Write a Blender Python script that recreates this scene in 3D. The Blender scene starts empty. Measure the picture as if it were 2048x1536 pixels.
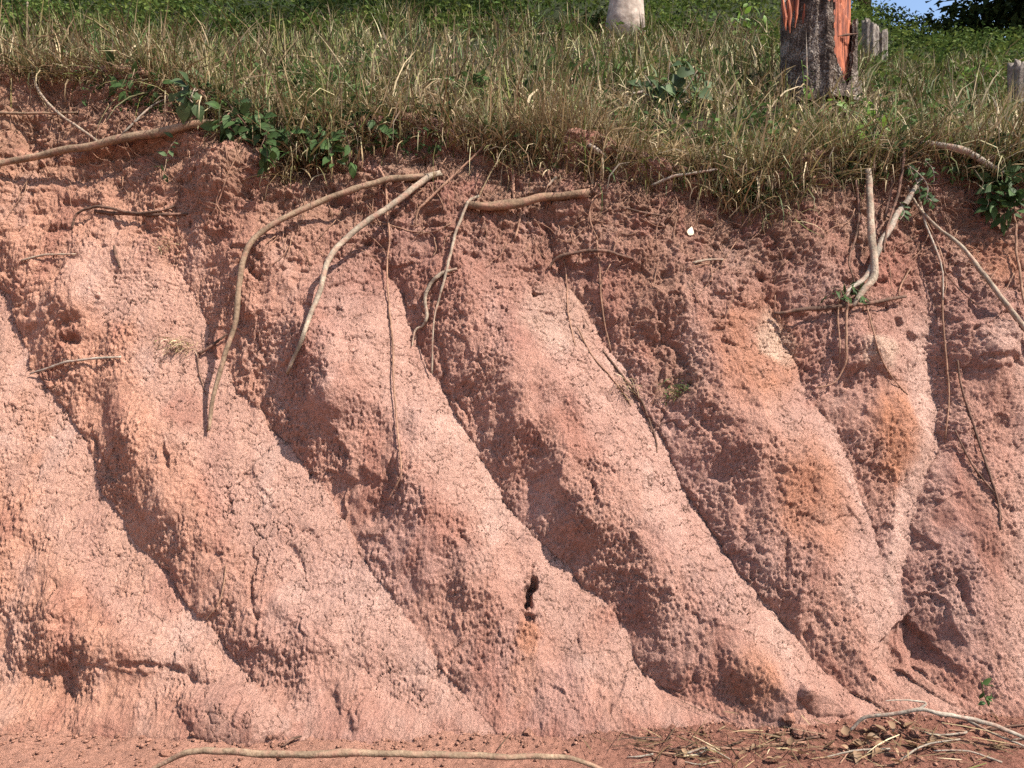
import bpy, math, random
import numpy as np
from mathutils import Vector, Matrix, Euler
from mathutils.bvhtree import BVHTree

random.seed(7)
rng = np.random.default_rng(7)
S = bpy.context.scene
COL = S.collection

# ------------------------------------------------------------------ camera, world, sun, exposure
TX = 0.643                      # half width of the view at distance 1
TY = TX * 0.75
CAM_Z = 1.6
cam = bpy.data.cameras.new("camera")
cam.sensor_fit = 'HORIZONTAL'
cam.angle = 2 * math.atan(TX)
cam.clip_start = 0.05
cam.clip_end = 2000
camo = bpy.data.objects.new("camera", cam)
camo.location = (0, 0, CAM_Z)
camo.rotation_euler = (math.radians(90), 0, 0)
COL.objects.link(camo)
S.camera = camo

SUN_AZ = math.radians(61)       # measured from the camera side (-Y) round to the right (+X)
SUN_EL = math.radians(51)
sun_dir = Vector((math.sin(SUN_AZ) * math.cos(SUN_EL), -math.cos(SUN_AZ) * math.cos(SUN_EL), math.sin(SUN_EL)))
world = bpy.data.worlds.new("World")
S.world = world
world.use_nodes = True
wn = world.node_tree
bg = wn.nodes["Background"]
sky = wn.nodes.new("ShaderNodeTexSky")
sky.sky_type = 'NISHITA'
sky.sun_disc = False
sky.sun_elevation = SUN_EL
sky.sun_rotation = math.atan2(sun_dir.x, sun_dir.y)
sky.air_density = 1.0
sky.dust_density = 1.0
wn.links.new(sky.outputs[0], bg.inputs[0])
bg.inputs[1].default_value = 0.10
sl = bpy.data.lights.new("sun", 'SUN')
sl.energy = 4.6
sl.angle = math.radians(0.5)
sl.color = (1.0, 0.93, 0.83)
slo = bpy.data.objects.new("sun", sl)
slo.rotation_euler = sun_dir.to_track_quat('Z', 'Y').to_euler()
slo.location = (6, 0, 12)
COL.objects.link(slo)
S.view_settings.view_transform = 'Standard'
S.view_settings.look = 'None'
S.view_settings.gamma = 1
S.view_settings.use_curve_mapping = False
S.view_settings.exposure = 1.28
S.cycles.use_denoising = False
S.cycles.max_bounces = 6
S.cycles.use_adaptive_sampling = True
S.cycles.adaptive_threshold = 0.01

# ------------------------------------------------------------------ numpy noise
def _hash(ix, iy, seed):
    h = (ix.astype(np.int64) * 374761393 + iy.astype(np.int64) * 668265263 + seed * 1274126177) & 0xffffffff
    h = ((h ^ (h >> 13)) * 1274126177) & 0xffffffff
    h = ((h ^ (h >> 16)) * 2246822519) & 0xffffffff
    return (h ^ (h >> 15)) & 0xffffffff

def rnd(ix, iy, seed):
    return _hash(ix, iy, seed) / 4294967295.0

def perlin(x, y, seed=0):
    ix = np.floor(x); iy = np.floor(y)
    fx = x - ix; fy = y - iy
    ix = ix.astype(np.int64); iy = iy.astype(np.int64)
    u = fx * fx * fx * (fx * (fx * 6 - 15) + 10)
    v = fy * fy * fy * (fy * (fy * 6 - 15) + 10)
    def g(dx, dy):
        a = rnd(ix + dx, iy + dy, seed) * 2 * np.pi
        return np.cos(a) * (fx - dx) + np.sin(a) * (fy - dy)
    a = g(0, 0); b = g(1, 0); c = g(0, 1); d = g(1, 1)
    return ((a + (b - a) * u) * (1 - v) + (c + (d - c) * u) * v) * 1.4

def fbm(x, y, octs=4, seed=0, gain=0.5):
    s = 0; a = 1.0; t = 0
    for o in range(octs):
        s = s + a * perlin(x * 2 ** o + 17.3 * o, y * 2 ** o - 9.1 * o, seed + 31 * o)
        t += a
        a *= gain
    return s / t

def ridged(x, y, octs=3, seed=0):
    s = 0; a = 1.0; t = 0
    for o in range(octs):
        s = s + a * (1 - 2 * np.abs(perlin(x * 2 ** o + 5.3 * o, y * 2 ** o + 3.7 * o, seed + 13 * o)))
        t += a
        a *= 0.5
    return s / t

def voronoi(x, y, seed=0):
    """F1, F2 and the id value of the nearest cell."""
    ix = np.floor(x).astype(np.int64); iy = np.floor(y).astype(np.int64)
    f1 = np.full(x.shape, 9.0); f2 = np.full(x.shape, 9.0); cid = np.zeros(x.shape)
    for dx in (-1, 0, 1):
        for dy in (-1, 0, 1):
            cx = ix + dx; cy = iy + dy
            px = cx + 0.1 + 0.8 * rnd(cx, cy, seed); py = cy + 0.1 + 0.8 * rnd(cx, cy, seed + 77)
            d = np.sqrt((px - x) ** 2 + (py - y) ** 2)
            near = d < f1
            f2 = np.where(near, f1, np.minimum(f2, d))
            cid = np.where(near, rnd(cx, cy, seed + 5), cid)
            f1 = np.where(near, d, f1)
    return f1, f2, cid

def sstep(a, b, x):
    t = np.clip((x - a) / (b - a), 0, 1)
    return t * t * (3 - 2 * t)

def lerp(a, b, t):
    return a + (b - a) * t

# ------------------------------------------------------------------ materials
def new_mat(name):
    m = bpy.data.materials.new(name)
    m.use_nodes = True
    nt = m.node_tree
    b = nt.nodes["Principled BSDF"]
    return m, nt, b

def N(nt, typ, **kw):
    n = nt.nodes.new(typ)
    for k, v in kw.items():
        setattr(n, k, v)
    return n

def mat_clay(name, bump1=1.0, tint=(1, 1, 1)):
    m, nt, b = new_mat(name)
    at = N(nt, "ShaderNodeAttribute", attribute_name="Col")
    tc = N(nt, "ShaderNodeTexCoord")
    n1 = N(nt, "ShaderNodeTexNoise"); n1.inputs["Scale"].default_value = 85; n1.inputs["Detail"].default_value = 6
    n1.inputs["Roughness"].default_value = 0.75
    mp = N(nt, "ShaderNodeMapping"); mp.inputs["Scale"].default_value = (1, 1, 0.5)
    nt.links.new(tc.outputs["Object"], mp.inputs[0])
    nt.links.new(mp.outputs[0], n1.inputs["Vector"])
    n2 = N(nt, "ShaderNodeTexNoise"); n2.inputs["Scale"].default_value = 260; n2.inputs["Detail"].default_value = 3
    nt.links.new(tc.outputs["Object"], n2.inputs["Vector"])
    hs = N(nt, "ShaderNodeMapRange"); hs.inputs["From Min"].default_value = 0.25; hs.inputs["From Max"].default_value = 0.75
    hs.inputs["To Min"].default_value = 0.74; hs.inputs["To Max"].default_value = 1.24
    nt.links.new(n1.outputs[0], hs.inputs[0])
    mx = N(nt, "ShaderNodeMix", data_type='RGBA', blend_type='MULTIPLY'); mx.inputs["Factor"].default_value = 1
    nt.links.new(at.outputs["Color"], mx.inputs["A"])
    nt.links.new(hs.outputs[0], mx.inputs["B"])
    nt.links.new(mx.outputs["Result"], b.inputs["Base Color"])
    b.inputs["Roughness"].default_value = 0.95
    b.inputs["Specular IOR Level"].default_value = 0.15
    bp = N(nt, "ShaderNodeBump"); bp.inputs["Strength"].default_value = bump1; bp.inputs["Distance"].default_value = 0.034
    nt.links.new(n1.outputs[0], bp.inputs["Height"])
    bp2 = N(nt, "ShaderNodeBump"); bp2.inputs["Strength"].default_value = 0.8; bp2.inputs["Distance"].default_value = 0.006
    nt.links.new(n2.outputs[0], bp2.inputs["Height"])
    nt.links.new(bp.outputs[0], bp2.inputs["Normal"])
    nt.links.new(bp2.outputs[0], b.inputs["Normal"])
    return m

def mat_bark(name, c1, c2, scale=(60, 60, 60), rough=0.9, bump=1.0, dark=0.45, dust=0.6):
    m, nt, b = new_mat(name)
    tc = N(nt, "ShaderNodeTexCoord")
    n1 = N(nt, "ShaderNodeTexNoise"); n1.inputs["Scale"].default_value = scale[0]; n1.inputs["Detail"].default_value = 5
    n1.inputs["Roughness"].default_value = 0.65
    nt.links.new(tc.outputs["Object"], n1.inputs["Vector"])
    n3 = N(nt, "ShaderNodeTexNoise"); n3.inputs["Scale"].default_value = 9; n3.inputs["Detail"].default_value = 3
    nt.links.new(tc.outputs["Object"], n3.inputs["Vector"])
    cr = N(nt, "ShaderNodeValToRGB")
    cr.color_ramp.elements[0].position = 0.3; cr.color_ramp.elements[0].color = (*c1, 1)
    cr.color_ramp.elements[1].position = 0.7; cr.color_ramp.elements[1].color = (*c2, 1)
    nt.links.new(n1.outputs[0], cr.inputs[0])
    mr = N(nt, "ShaderNodeMapRange"); mr.inputs["From Min"].default_value = 0.35; mr.inputs["From Max"].default_value = 0.7
    mr.inputs["To Min"].default_value = 1 - dark; mr.inputs["To Max"].default_value = 1.15
    nt.links.new(n3.outputs[0], mr.inputs[0])
    mx = N(nt, "ShaderNodeMix", data_type='RGBA', blend_type='MULTIPLY'); mx.inputs["Factor"].default_value = 1
    nt.links.new(cr.outputs[0], mx.inputs["A"]); nt.links.new(mr.outputs[0], mx.inputs["B"])
    n4 = N(nt, "ShaderNodeTexNoise"); n4.inputs["Scale"].default_value = 22; n4.inputs["Detail"].default_value = 4
    nt.links.new(tc.outputs["Object"], n4.inputs["Vector"])
    du = N(nt, "ShaderNodeMapRange"); du.inputs["From Min"].default_value = 0.48; du.inputs["From Max"].default_value = 0.68
    du.inputs["To Max"].default_value = dust
    nt.links.new(n4.outputs[0], du.inputs[0])
    m2 = N(nt, "ShaderNodeMix", data_type='RGBA'); m2.inputs["B"].default_value = (0.30, 0.155, 0.11, 1)
    nt.links.new(du.outputs[0], m2.inputs["Factor"]); nt.links.new(mx.outputs["Result"], m2.inputs["A"])
    nt.links.new(m2.outputs["Result"], b.inputs["Base Color"])
    b.inputs["Roughness"].default_value = rough
    b.inputs["Specular IOR Level"].default_value = 0.2
    bp = N(nt, "ShaderNodeBump"); bp.inputs["Strength"].default_value = bump; bp.inputs["Distance"].default_value = 0.006
    nt.links.new(n1.outputs[0], bp.inputs["Height"])
    nt.links.new(bp.outputs[0], b.inputs["Normal"])
    return m

def mat_leaf(name, attr=None, color=(0.08, 0.14, 0.03), trans=0.3, rough=0.55, spec=0.3):
    m, nt, b = new_mat(name)
    out = nt.nodes["Material Output"]
    if attr:
        src = N(nt, "ShaderNodeAttribute", attribute_name=attr).outputs["Color"]
    else:
        oi = N(nt, "ShaderNodeObjectInfo")
        tc = N(nt, "ShaderNodeTexCoord")
        nz = N(nt, "ShaderNodeTexNoise"); nz.inputs["Scale"].default_value = 40
        nt.links.new(tc.outputs["Object"], nz.inputs["Vector"])
        ad = N(nt, "ShaderNodeMath", operation='ADD')
        nt.links.new(oi.outputs["Random"], ad.inputs[0]); nt.links.new(nz.outputs[0], ad.inputs[1])
        cr = N(nt, "ShaderNodeMapRange"); cr.inputs["From Min"].default_value = 0.3; cr.inputs["From Max"].default_value = 1.6
        cr.inputs["To Min"].default_value = 0.6; cr.inputs["To Max"].default_value = 1.5
        nt.links.new(ad.outputs[0], cr.inputs[0])
        mx = N(nt, "ShaderNodeMix", data_type='RGBA', blend_type='MULTIPLY'); mx.inputs["Factor"].default_value = 1
        mx.inputs["A"].default_value = (*color, 1)
        nt.links.new(cr.outputs[0], mx.inputs["B"])
        src = mx.outputs["Result"]
    nt.links.new(src, b.inputs["Base Color"])
    b.inputs["Roughness"].default_value = rough
    b.inputs["Specular IOR Level"].default_value = spec
    tr = N(nt, "ShaderNodeBsdfTranslucent")
    nt.links.new(src, tr.inputs["Color"])
    ms = N(nt, "ShaderNodeMixShader"); ms.inputs[0].default_value = trans
    nt.links.new(b.outputs[0], ms.inputs[1]); nt.links.new(tr.outputs[0], ms.inputs[2])
    nt.links.new(ms.outputs[0], out.inputs["Surface"])
    return m

M = {}
M['clay'] = mat_clay('clay')
M['hill_soil'] = mat_clay('hill_soil', 1.0)
M['straw_bark'] = mat_bark('tan_branch_bark', (0.15, 0.095, 0.06), (0.33, 0.235, 0.155))
M['pale_bark'] = mat_bark('pale_branch_bark', (0.20, 0.15, 0.11), (0.42, 0.34, 0.25))
M['brown_bark'] = mat_bark('brown_log_bark', (0.11, 0.07, 0.045), (0.28, 0.185, 0.115))
M['grey_bark'] = mat_bark('grey_branch_bark', (0.20, 0.16, 0.12), (0.42, 0.36, 0.29))
M['dark_bark'] = mat_bark('dark_branch_bark', (0.06, 0.035, 0.025), (0.17, 0.10, 0.07))
M['root'] = mat_bark('root_skin', (0.20, 0.10, 0.065), (0.38, 0.23, 0.15))
M['red_wood'] = mat_bark('fresh_red_wood', (0.42, 0.10, 0.03), (0.62, 0.22, 0.08))
M['trunk'] = mat_bark('smooth_trunk_bark', (0.26, 0.20, 0.16), (0.50, 0.42, 0.35), scale=(14, 14, 14), bump=1.0, dark=0.4, dust=0.15)
M['stump_bark'] = mat_bark('rough_stump_bark', (0.045, 0.035, 0.03), (0.21, 0.18, 0.155), scale=(48, 48, 48), bump=1.0, dark=0.5)
M['weathered'] = mat_bark('weathered_stump_wood', (0.08, 0.063, 0.053), (0.30, 0.26, 0.22), scale=(30, 30, 30), bump=0.8, dust=0.1)
M['grass'] = mat_leaf('grass_blades', 'Col', trans=0.18, rough=0.6, spec=0.2)
M['foliage'] = mat_leaf('foliage_leaves', 'Col', trans=0.3, rough=0.75, spec=0.08)
M['vine_leaf'] = mat_leaf('vine_leaf', None, (0.038, 0.068, 0.020), trans=0.2, rough=0.6, spec=0.15)
M['grey_leaf'] = mat_leaf('grey_green_leaf', None, (0.060, 0.092, 0.036), trans=0.25, rough=0.6, spec=0.2)
M['bright_leaf'] = mat_leaf('bright_leaf', None, (0.12, 0.20, 0.03), trans=0.35, rough=0.5)
M['dead_leaf'] = mat_leaf('dead_leaf', None, (0.21, 0.13, 0.075), trans=0.12, rough=0.7)
M['bleached'] = mat_leaf('bleached_chip', None, (0.72, 0.60, 0.44), trans=0.05, rough=0.7)

# flaky plated bark with pale lichen flecks
m, nt, b = new_mat('flaky_stump_bark')
tc = N(nt, "ShaderNodeTexCoord"); mp = N(nt, "ShaderNodeMapping"); mp.inputs["Scale"].default_value = (1, 1, 0.6)
nt.links.new(tc.outputs["Object"], mp.inputs[0])
vo = N(nt, "ShaderNodeTexVoronoi"); vo.inputs["Scale"].default_value = 48
nzw = N(nt, "ShaderNodeTexNoise"); nzw.inputs["Scale"].default_value = 30; nzw.inputs["Detail"].default_value = 4
vm = N(nt, "ShaderNodeMix", data_type='RGBA', blend_type='LINEAR_LIGHT'); vm.inputs["Factor"].default_value = 0.03
nt.links.new(mp.outputs[0], nzw.inputs["Vector"]); nt.links.new(mp.outputs[0], vm.inputs["A"]); nt.links.new(nzw.outputs["Color"], vm.inputs["B"])
nt.links.new(vm.outputs["Result"], vo.inputs["Vector"])
n1 = N(nt, "ShaderNodeTexNoise"); n1.inputs["Scale"].default_value = 95; n1.inputs["Detail"].default_value = 4
n2 = N(nt, "ShaderNodeTexNoise"); n2.inputs["Scale"].default_value = 7; n2.inputs["Detail"].default_value = 3
nt.links.new(tc.outputs["Object"], n1.inputs["Vector"]); nt.links.new(tc.outputs["Object"], n2.inputs["Vector"])
ad = N(nt, "ShaderNodeMath", operation='MULTIPLY'); nt.links.new(n1.outputs[0], ad.inputs[0]); nt.links.new(n2.outputs[0], ad.inputs[1])
cr = N(nt, "ShaderNodeValToRGB")
cr.color_ramp.elements[0].position = 0.17; cr.color_ramp.elements[0].color = (0.036, 0.025, 0.020, 1)
cr.color_ramp.elements[1].position = 0.36; cr.color_ramp.elements[1].color = (0.30, 0.255, 0.215, 1)
e2 = cr.color_ramp.elements.new(0.26); e2.color = (0.105, 0.075, 0.058, 1)
nt.links.new(ad.outputs[0], cr.inputs[0]); nt.links.new(cr.outputs[0], b.inputs["Base Color"])
b.inputs["Roughness"].default_value = 0.9; b.inputs["Specular IOR Level"].default_value = 0.15
bp = N(nt, "ShaderNodeBump"); bp.inputs["Strength"].default_value = 1.0; bp.inputs["Distance"].default_value = 0.02; bp.invert = True
nt.links.new(vo.outputs["Distance"], bp.inputs["Height"])
bp2 = N(nt, "ShaderNodeBump"); bp2.inputs["Strength"].default_value = 0.8; bp2.inputs["Distance"].default_value = 0.008
nt.links.new(n1.outputs[0], bp2.inputs["Height"]); nt.links.new(bp.outputs[0], bp2.inputs["Normal"]); nt.links.new(bp2.outputs[0], b.inputs["Normal"])
M['flaky'] = m

# wood of the fresh split: long vertical fibres
m, nt, b = new_mat('split_red_wood')
tc = N(nt, "ShaderNodeTexCoord"); mp = N(nt, "ShaderNodeMapping"); mp.inputs["Scale"].default_value = (70, 70, 4)
nz = N(nt, "ShaderNodeTexNoise"); nz.inputs["Scale"].default_value = 1.0; nz.inputs["Detail"].default_value = 6
nt.links.new(tc.outputs["Object"], mp.inputs[0]); nt.links.new(mp.outputs[0], nz.inputs["Vector"])
cr = N(nt, "ShaderNodeValToRGB")
cr.color_ramp.elements[0].position = 0.36; cr.color_ramp.elements[0].color = (0.11, 0.020, 0.009, 1)
cr.color_ramp.elements[1].position = 0.68; cr.color_ramp.elements[1].color = (0.46, 0.125, 0.045, 1)
nt.links.new(nz.outputs[0], cr.inputs[0]); nt.links.new(cr.outputs[0], b.inputs["Base Color"])
bp = N(nt, "ShaderNodeBump"); bp.inputs["Strength"].default_value = 1; bp.inputs["Distance"].default_value = 0.02
nt.links.new(nz.outputs[0], bp.inputs["Height"]); nt.links.new(bp.outputs[0], b.inputs["Normal"])
b.inputs["Roughness"].default_value = 0.8
M['split_wood'] = m

# ------------------------------------------------------------------ mesh helpers
def mesh_np(name, V, F, mat, col=None, smooth=True):
    """V (n,3), F (m,4) or (m,3) -> linked mesh object."""
    me = bpy.data.meshes.new(name)
    V = np.asarray(V, dtype=np.float32); F = np.asarray(F, dtype=np.int32)
    k = F.shape[1]
    me.vertices.add(len(V)); me.vertices.foreach_set("co", V.ravel())
    me.loops.add(F.size); me.loops.foreach_set("vertex_index", F.ravel())
    me.polygons.add(len(F))
    me.polygons.foreach_set("loop_start", np.arange(0, F.size, k, dtype=np.int32))
    me.polygons.foreach_set("loop_total", np.full(len(F), k, dtype=np.int32))
    if smooth:
        me.polygons.foreach_set("use_smooth", np.ones(len(F), dtype=bool))
    me.update(calc_edges=True)
    if col is not None:
        a = me.attributes.new("Col", 'FLOAT_COLOR', 'POINT')
        c = np.ones((len(V), 4), dtype=np.float32); c[:, :3] = col
        a.data.foreach_set("color", c.ravel())
    me.materials.append(mat)
    o = bpy.data.objects.new(name, me)
    COL.objects.link(o)
    return o

def grid_faces(r, c):
    i = np.arange(r * c).reshape(r, c)
    return np.stack([i[:-1, :-1], i[:-1, 1:], i[1:, 1:], i[1:, :-1]], -1).reshape(-1, 4)

def tag(o, label=None, cat=None, group=None, kind=None):
    if label: o['label'] = label
    if cat: o['category'] = cat
    if group: o['group'] = group
    if kind: o['kind'] = kind
    return o

def empty(name, loc):
    o = bpy.data.objects.new(name, None)
    o.location = loc
    o.empty_display_size = 0.05
    COL.objects.link(o)
    return o

def child(o, parent):
    """parent a mesh built in world coordinates without moving it"""
    o.parent = parent
    o.matrix_parent_inverse = Matrix.Translation(-Vector(parent.location))
    return o

# ------------------------------------------------------------------ base shape of the bank
EDGE_X = [-400, -100, 0, 150, 300, 400, 480, 600, 700, 800, 900, 1000, 1100, 1200, 1300, 1450, 1550, 1650, 1720, 1850, 1950, 2048, 2200, 2500]
EDGE_Y = [165, 155, 150, 150, 170, 205, 245, 275, 270, 250, 262, 285, 290, 300, 340, 362, 362, 318, 330, 300, 330, 310, 310, 310]

def foot_y(u):
    return 3.72 + 0.16 * sstep(0.28, 0.58, u) + 0.05 * np.sin(u * 7)

def lean(z):
    return 0.50 * z - 0.03 * z * z

def px_of(u):
    return 1024 + u / TX * 1024

NV, NLIP = 610, 34
U = np.concatenate([np.linspace(-1.7, -0.745, 60)[:-1], np.linspace(-0.745, 0.745, 1180), np.linspace(0.745, 1.7, 60)[1:]])   # coarser beyond the frame
NU = len(U)
edge_py = np.interp(px_of(U), EDGE_X, EDGE_Y)
e_tan = (768 - edge_py) / 768 * TY
yf = foot_y(U)
zt = np.full(NU, 3.0)
for _ in range(30):
    zt = CAM_Z + e_tan * (yf + lean(zt))
yt = yf + lean(zt)
EX, EYt, EZt = U * yt, yt, zt           # the edge line in space

def hill_z(X, Y, rough=True):
    X = np.asarray(X, float); Y = np.asarray(Y, float)
    ye = np.interp(X, EX, EYt); ze = np.interp(X, EX, EZt)
    d = Y - ye
    k = 0.60 - 0.098 * sstep(0.30, 0.53, X / np.maximum(Y, 3.0))
    dd = np.minimum(d, 13) + 0.0 * d
    over = np.maximum(d - 13, 0)
    z = lerp(ze, 3.0, sstep(0, 2.5, d)) + k * dd + 0.22 * over
    if rough:
        z = z + (0.05 * fbm(X * 1.3, Y * 1.3, 3, 91)) * sstep(0.1, 1.0, d) + 0.25 * fbm(X * 0.22, Y * 0.22, 2, 93) * sstep(2, 7, d)
    return z

# gullies: picture heights and, for each, where the gully floor lies across the face
GY = [100, 300, 450, 600, 750, 900, 1050, 1200, 1330, 1450, 1560]
GULLY = [
    [-760, -640, -560, -480, -400, -300, -190, -60, 60, 160, 240],
    [-330, -200, -100, 5, 92, 172, 255, 365, 490, 600, 690],
    [30, 160, 280, 392, 462, 578, 700, 778, 880, 975, 1060],
    [470, 590, 700, 790, 872, 942, 1050, 1200, 1282, 1455, 1560],
    [860, 980, 1065, 1150, 1248, 1330, 1412, 1508, 1640, 1800, 1900],
    [1330, 1410, 1470, 1520, 1600, 1688, 1748, 1772, 1800, 1930, 2000],
    [1760, 1800, 1835, 1856, 1872, 1866, 1830, 1795, 1830, 1960, 2060],
    [2080, 2090, 2110, 2125, 2140, 2150, 2150, 2150, 2170, 2200, 2240],
    [2420, 2430, 2440, 2460, 2480, 2490, 2500, 2500, 2500, 2500, 2500],
    [2900] * 11,
]
# height of each rib (metres) at those picture heights: rib i rises between gully i and gully i + 1
AMP = [
    [0.05, 0.05, 0.05, 0.06, 0.07, 0.07, 0.06, 0.06, 0.06, 0.05, 0.03],
    [0.05, 0.06, 0.08, 0.10, 0.10, 0.09, 0.08, 0.06, 0.045, 0.035, 0.02],
    [0.05, 0.07, 0.11, 0.16, 0.18, 0.18, 0.13, 0.08, 0.06, 0.05, 0.03],
    [0.05, 0.06, 0.10, 0.15, 0.175, 0.185, 0.185, 0.175, 0.15, 0.09, 0.05],
    [0.04, 0.05, 0.08, 0.13, 0.16, 0.17, 0.17, 0.17, 0.17, 0.11, 0.06],
    [0.05, 0.06, 0.09, 0.12, 0.11, 0.10, 0.08, 0.05, 0.05, 0.05, 0.03],
    [0.04, 0.06, 0.08, 0.11, 0.13, 0.13, 0.11, 0.09, 0.06, 0.05, 0.03],
    [0.08] * 11, [0.08] * 11]
CREST = [0.42, 0.27, 0.52, 0.48, 0.50, 0.42, 0.36, 0.45, 0.45]

# soft bumps (+) and hollows (-): centre, half sizes, turn in degrees, metres
BUMPS = [
    (265, 545, 100, 110, -20, 0.07), (640, 740, 70, 120, -15, 0.03), (720, 900, 70, 80, -30, -0.05),
    (1050, 950, 60, 110, -25, -0.05), (1120, 740, 80, 90, -20, 0.03), (1560, 1040, 120, 70, 15, -0.07), (1370, 1290, 90, 110, -10, -0.05),
    (1480, 610, 80, 80, 0, 0.06), (1990, 700, 60, 50, 0, 0.05), (1985, 880, 70, 90, 0, -0.05),
    (480, 1425, 110, 60, 0, 0.10), (1340, 720, 50, 110, -15, -0.06), (1150, 1010, 26, 90, -32, 0.03),
    (1640, 1200, 60, 80, 0, -0.03), (1500, 1180, 60, 60, 0, 0.03), (1530, 1380, 90, 60, 10, 0.04), (1620, 1390, 60, 28, 8, 0.05),
    (1600, 900, 60, 90, -25, 0.04), (1780, 860, 60, 100, -10, 0.05), (760, 1310, 80, 60, 0, 0.03),
    (250, 1290, 110, 55, 5, 0.05), (140, 1230, 70, 60, 0, 0.03), (600, 1290, 90, 60, 0, 0.03), (820, 1390, 90, 40, 35, -0.04),
    (480, 380, 70, 60, 0, 0.06), (480, 335, 60, 50, 0, 0.05), (240, 300, 120, 60, 0, 0.04),
    (300, 330, 140, 26, -6, -0.07), (380, 470, 40, 80, 10, -0.05), (60, 300, 50, 70, 0, -0.04), (1950, 440, 110, 110, 0, -0.10),
    (1790, 470, 60, 100, 0, -0.05), (1770, 540, 50, 50, 0, 0.05), (200, 820, 36, 90, -15, -0.04), (300, 880, 80, 60, 0, 0.04),
    (1700, 690, 70, 70, 0, 0.03), (1740, 720, 60, 40, 0, 0.04), (1820, 1290, 60, 50, 0, -0.05),
    (860, 320, 100, 40, 0, -0.05), (600, 330, 60, 40, 0, -0.05), (90, 440, 60, 30, 0, -0.04), (1000, 430, 80, 40, 0, 0.03),
]
# lumps with a clear edge: a slumped mound at the foot, ledges and broken noses
DOMES = [(490, 1428, 118, 66, 0, 0.060), (1645, 1402, 62, 34, 10, 0.06), (255, 1300, 130, 42, 6, 0.032), (405, 1325, 34, 52, -25, 0.04), (90, 1300, 60, 50, 0, 0.04),
    (660, 760, 60, 100, -18, 0.03), (560, 690, 44, 60, 0, 0.02), (1530, 1375, 80, 60, 20, 0.045), (1320, 640, 60, 46, 20, 0.05), (1480, 560, 90, 70, 0, 0.04),
    (170, 600, 60, 60, 0, 0.045), (720, 1400, 36, 60, 0, 0.045), (880, 1410, 110, 40, 30, 0.03), (1690, 700, 46, 60, 0, 0.04), (1780, 720, 60, 50, 0, 0.045),
    (640, 480, 90, 60, -20, 0.04), (600, 1250, 90, 70, 10, 0.03), (1190, 880, 60, 90, -25, 0.03), (1620, 980, 90, 60, 30, 0.04), (1420, 1180, 60, 90, -20, 0.03),
    (1960, 700, 80, 50, 0, 0.045), (2000, 960, 60, 70, 0, 0.035), (480, 355, 70, 70, 0, 0.06), (330, 960, 80, 110, -20, 0.03)]
# sharp pits: centre, half sizes, turn, depth
PITS = [
    (1060, 1185, 11, 36, 6, 0.16), (1055, 1235, 16, 14, 0, 0.12), (152, 690, 24, 14, 0, 0.12), (130, 650, 26, 34, 20, 0.05), (350, 930, 9, 36, -8, 0.06),
    (930, 1092, 12, 20, -20, 0.05), (1178, 1002, 7, 22, 0, 0.06), (1906, 1180, 12, 44, -12, 0.09), (140, 1365, 20, 44, -8, 0.12), (100, 1345, 22, 30, 25, 0.06),
    (300, 1338, 66, 9, 4, 0.08), (40, 1410, 24, 10, -10, 0.07), (392, 1350, 14, 22, -25, 0.07), (515, 1180, 6, 90, -2, 0.045), (492, 1425, 6, 22, 12, 0.06),
    (700, 1448, 10, 28, -10, 0.08), (120, 466, 40, 8, 0, 0.07), (75, 430, 18, 10, 0, 0.05), (512, 545, 22, 20, 0, 0.08), (520, 570, 14, 8, 0, 0.08), (1290, 1352, 10, 7, 50, 0.05),
    (1610, 1268, 7, 14, 0, 0.05), (1950, 1335, 30, 8, 35, 0.05), (1690, 770, 14, 22, 25, 0.07), (1070, 600, 14, 6, 20, 0.07), (1064, 598, 5, 18, 10, 0.05),
    (930, 500, 30, 22, 0, 0.08), (1270, 560, 26, 18, 0, 0.06), (940, 470, 20, 16, 0, 0.05), (60, 275, 24, 34, 0, 0.09), (260, 320, 110, 7, -7, 0.07), (530, 420, 50, 8, 0, 0.07),
    (700, 350, 60, 10, 5, 0.09), (760, 330, 30, 26, 0, 0.05), (860, 300, 60, 8, 0, 0.07), (1790, 650, 12, 10, 0, 0.06), (1820, 680, 8, 14, -30, 0.06), (1400, 760, 30, 40, -20, 0.04),
    (1340, 700, 8, 70, -32, 0.06), (1985, 735, 60, 7, 4, 0.06), (1950, 900, 10, 50, -10, 0.05), (1990, 850, 20, 16, 0, 0.05), (250, 905, 9, 40, -8, 0.05), (200, 900, 8, 50, -20, 0.05),
    (790, 950, 10, 40, 0, 0.05), (760, 1030, 30, 30, 0, 0.04), (370, 395, 12, 26, 15, 0.06), (300, 460, 18, 8, 35, 0.05), (890, 760, 7, 90, -12, 0.05), (925, 820, 6, 30, -20, 0.04),
    (470, 1020, 8, 30, -20, 0.03), (440, 1110, 20, 12, 30, 0.035), (620, 1070, 30, 10, 40, 0.03), (590, 1110, 12, 40, -25, 0.03), (1700, 1210, 10, 40, -15, 0.03), (1560, 1140, 8, 50, -8, 0.035),
]

def blob(px, py, b):
    cx, cy, rx, ry, rot = b[:5]
    a = math.radians(rot)
    dx = px - cx; dy = py - cy
    x = dx * math.cos(a) + dy * math.sin(a); y = -dx * math.sin(a) + dy * math.cos(a)
    return np.sqrt((x / rx) ** 2 + (y / ry) ** 2)

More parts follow.
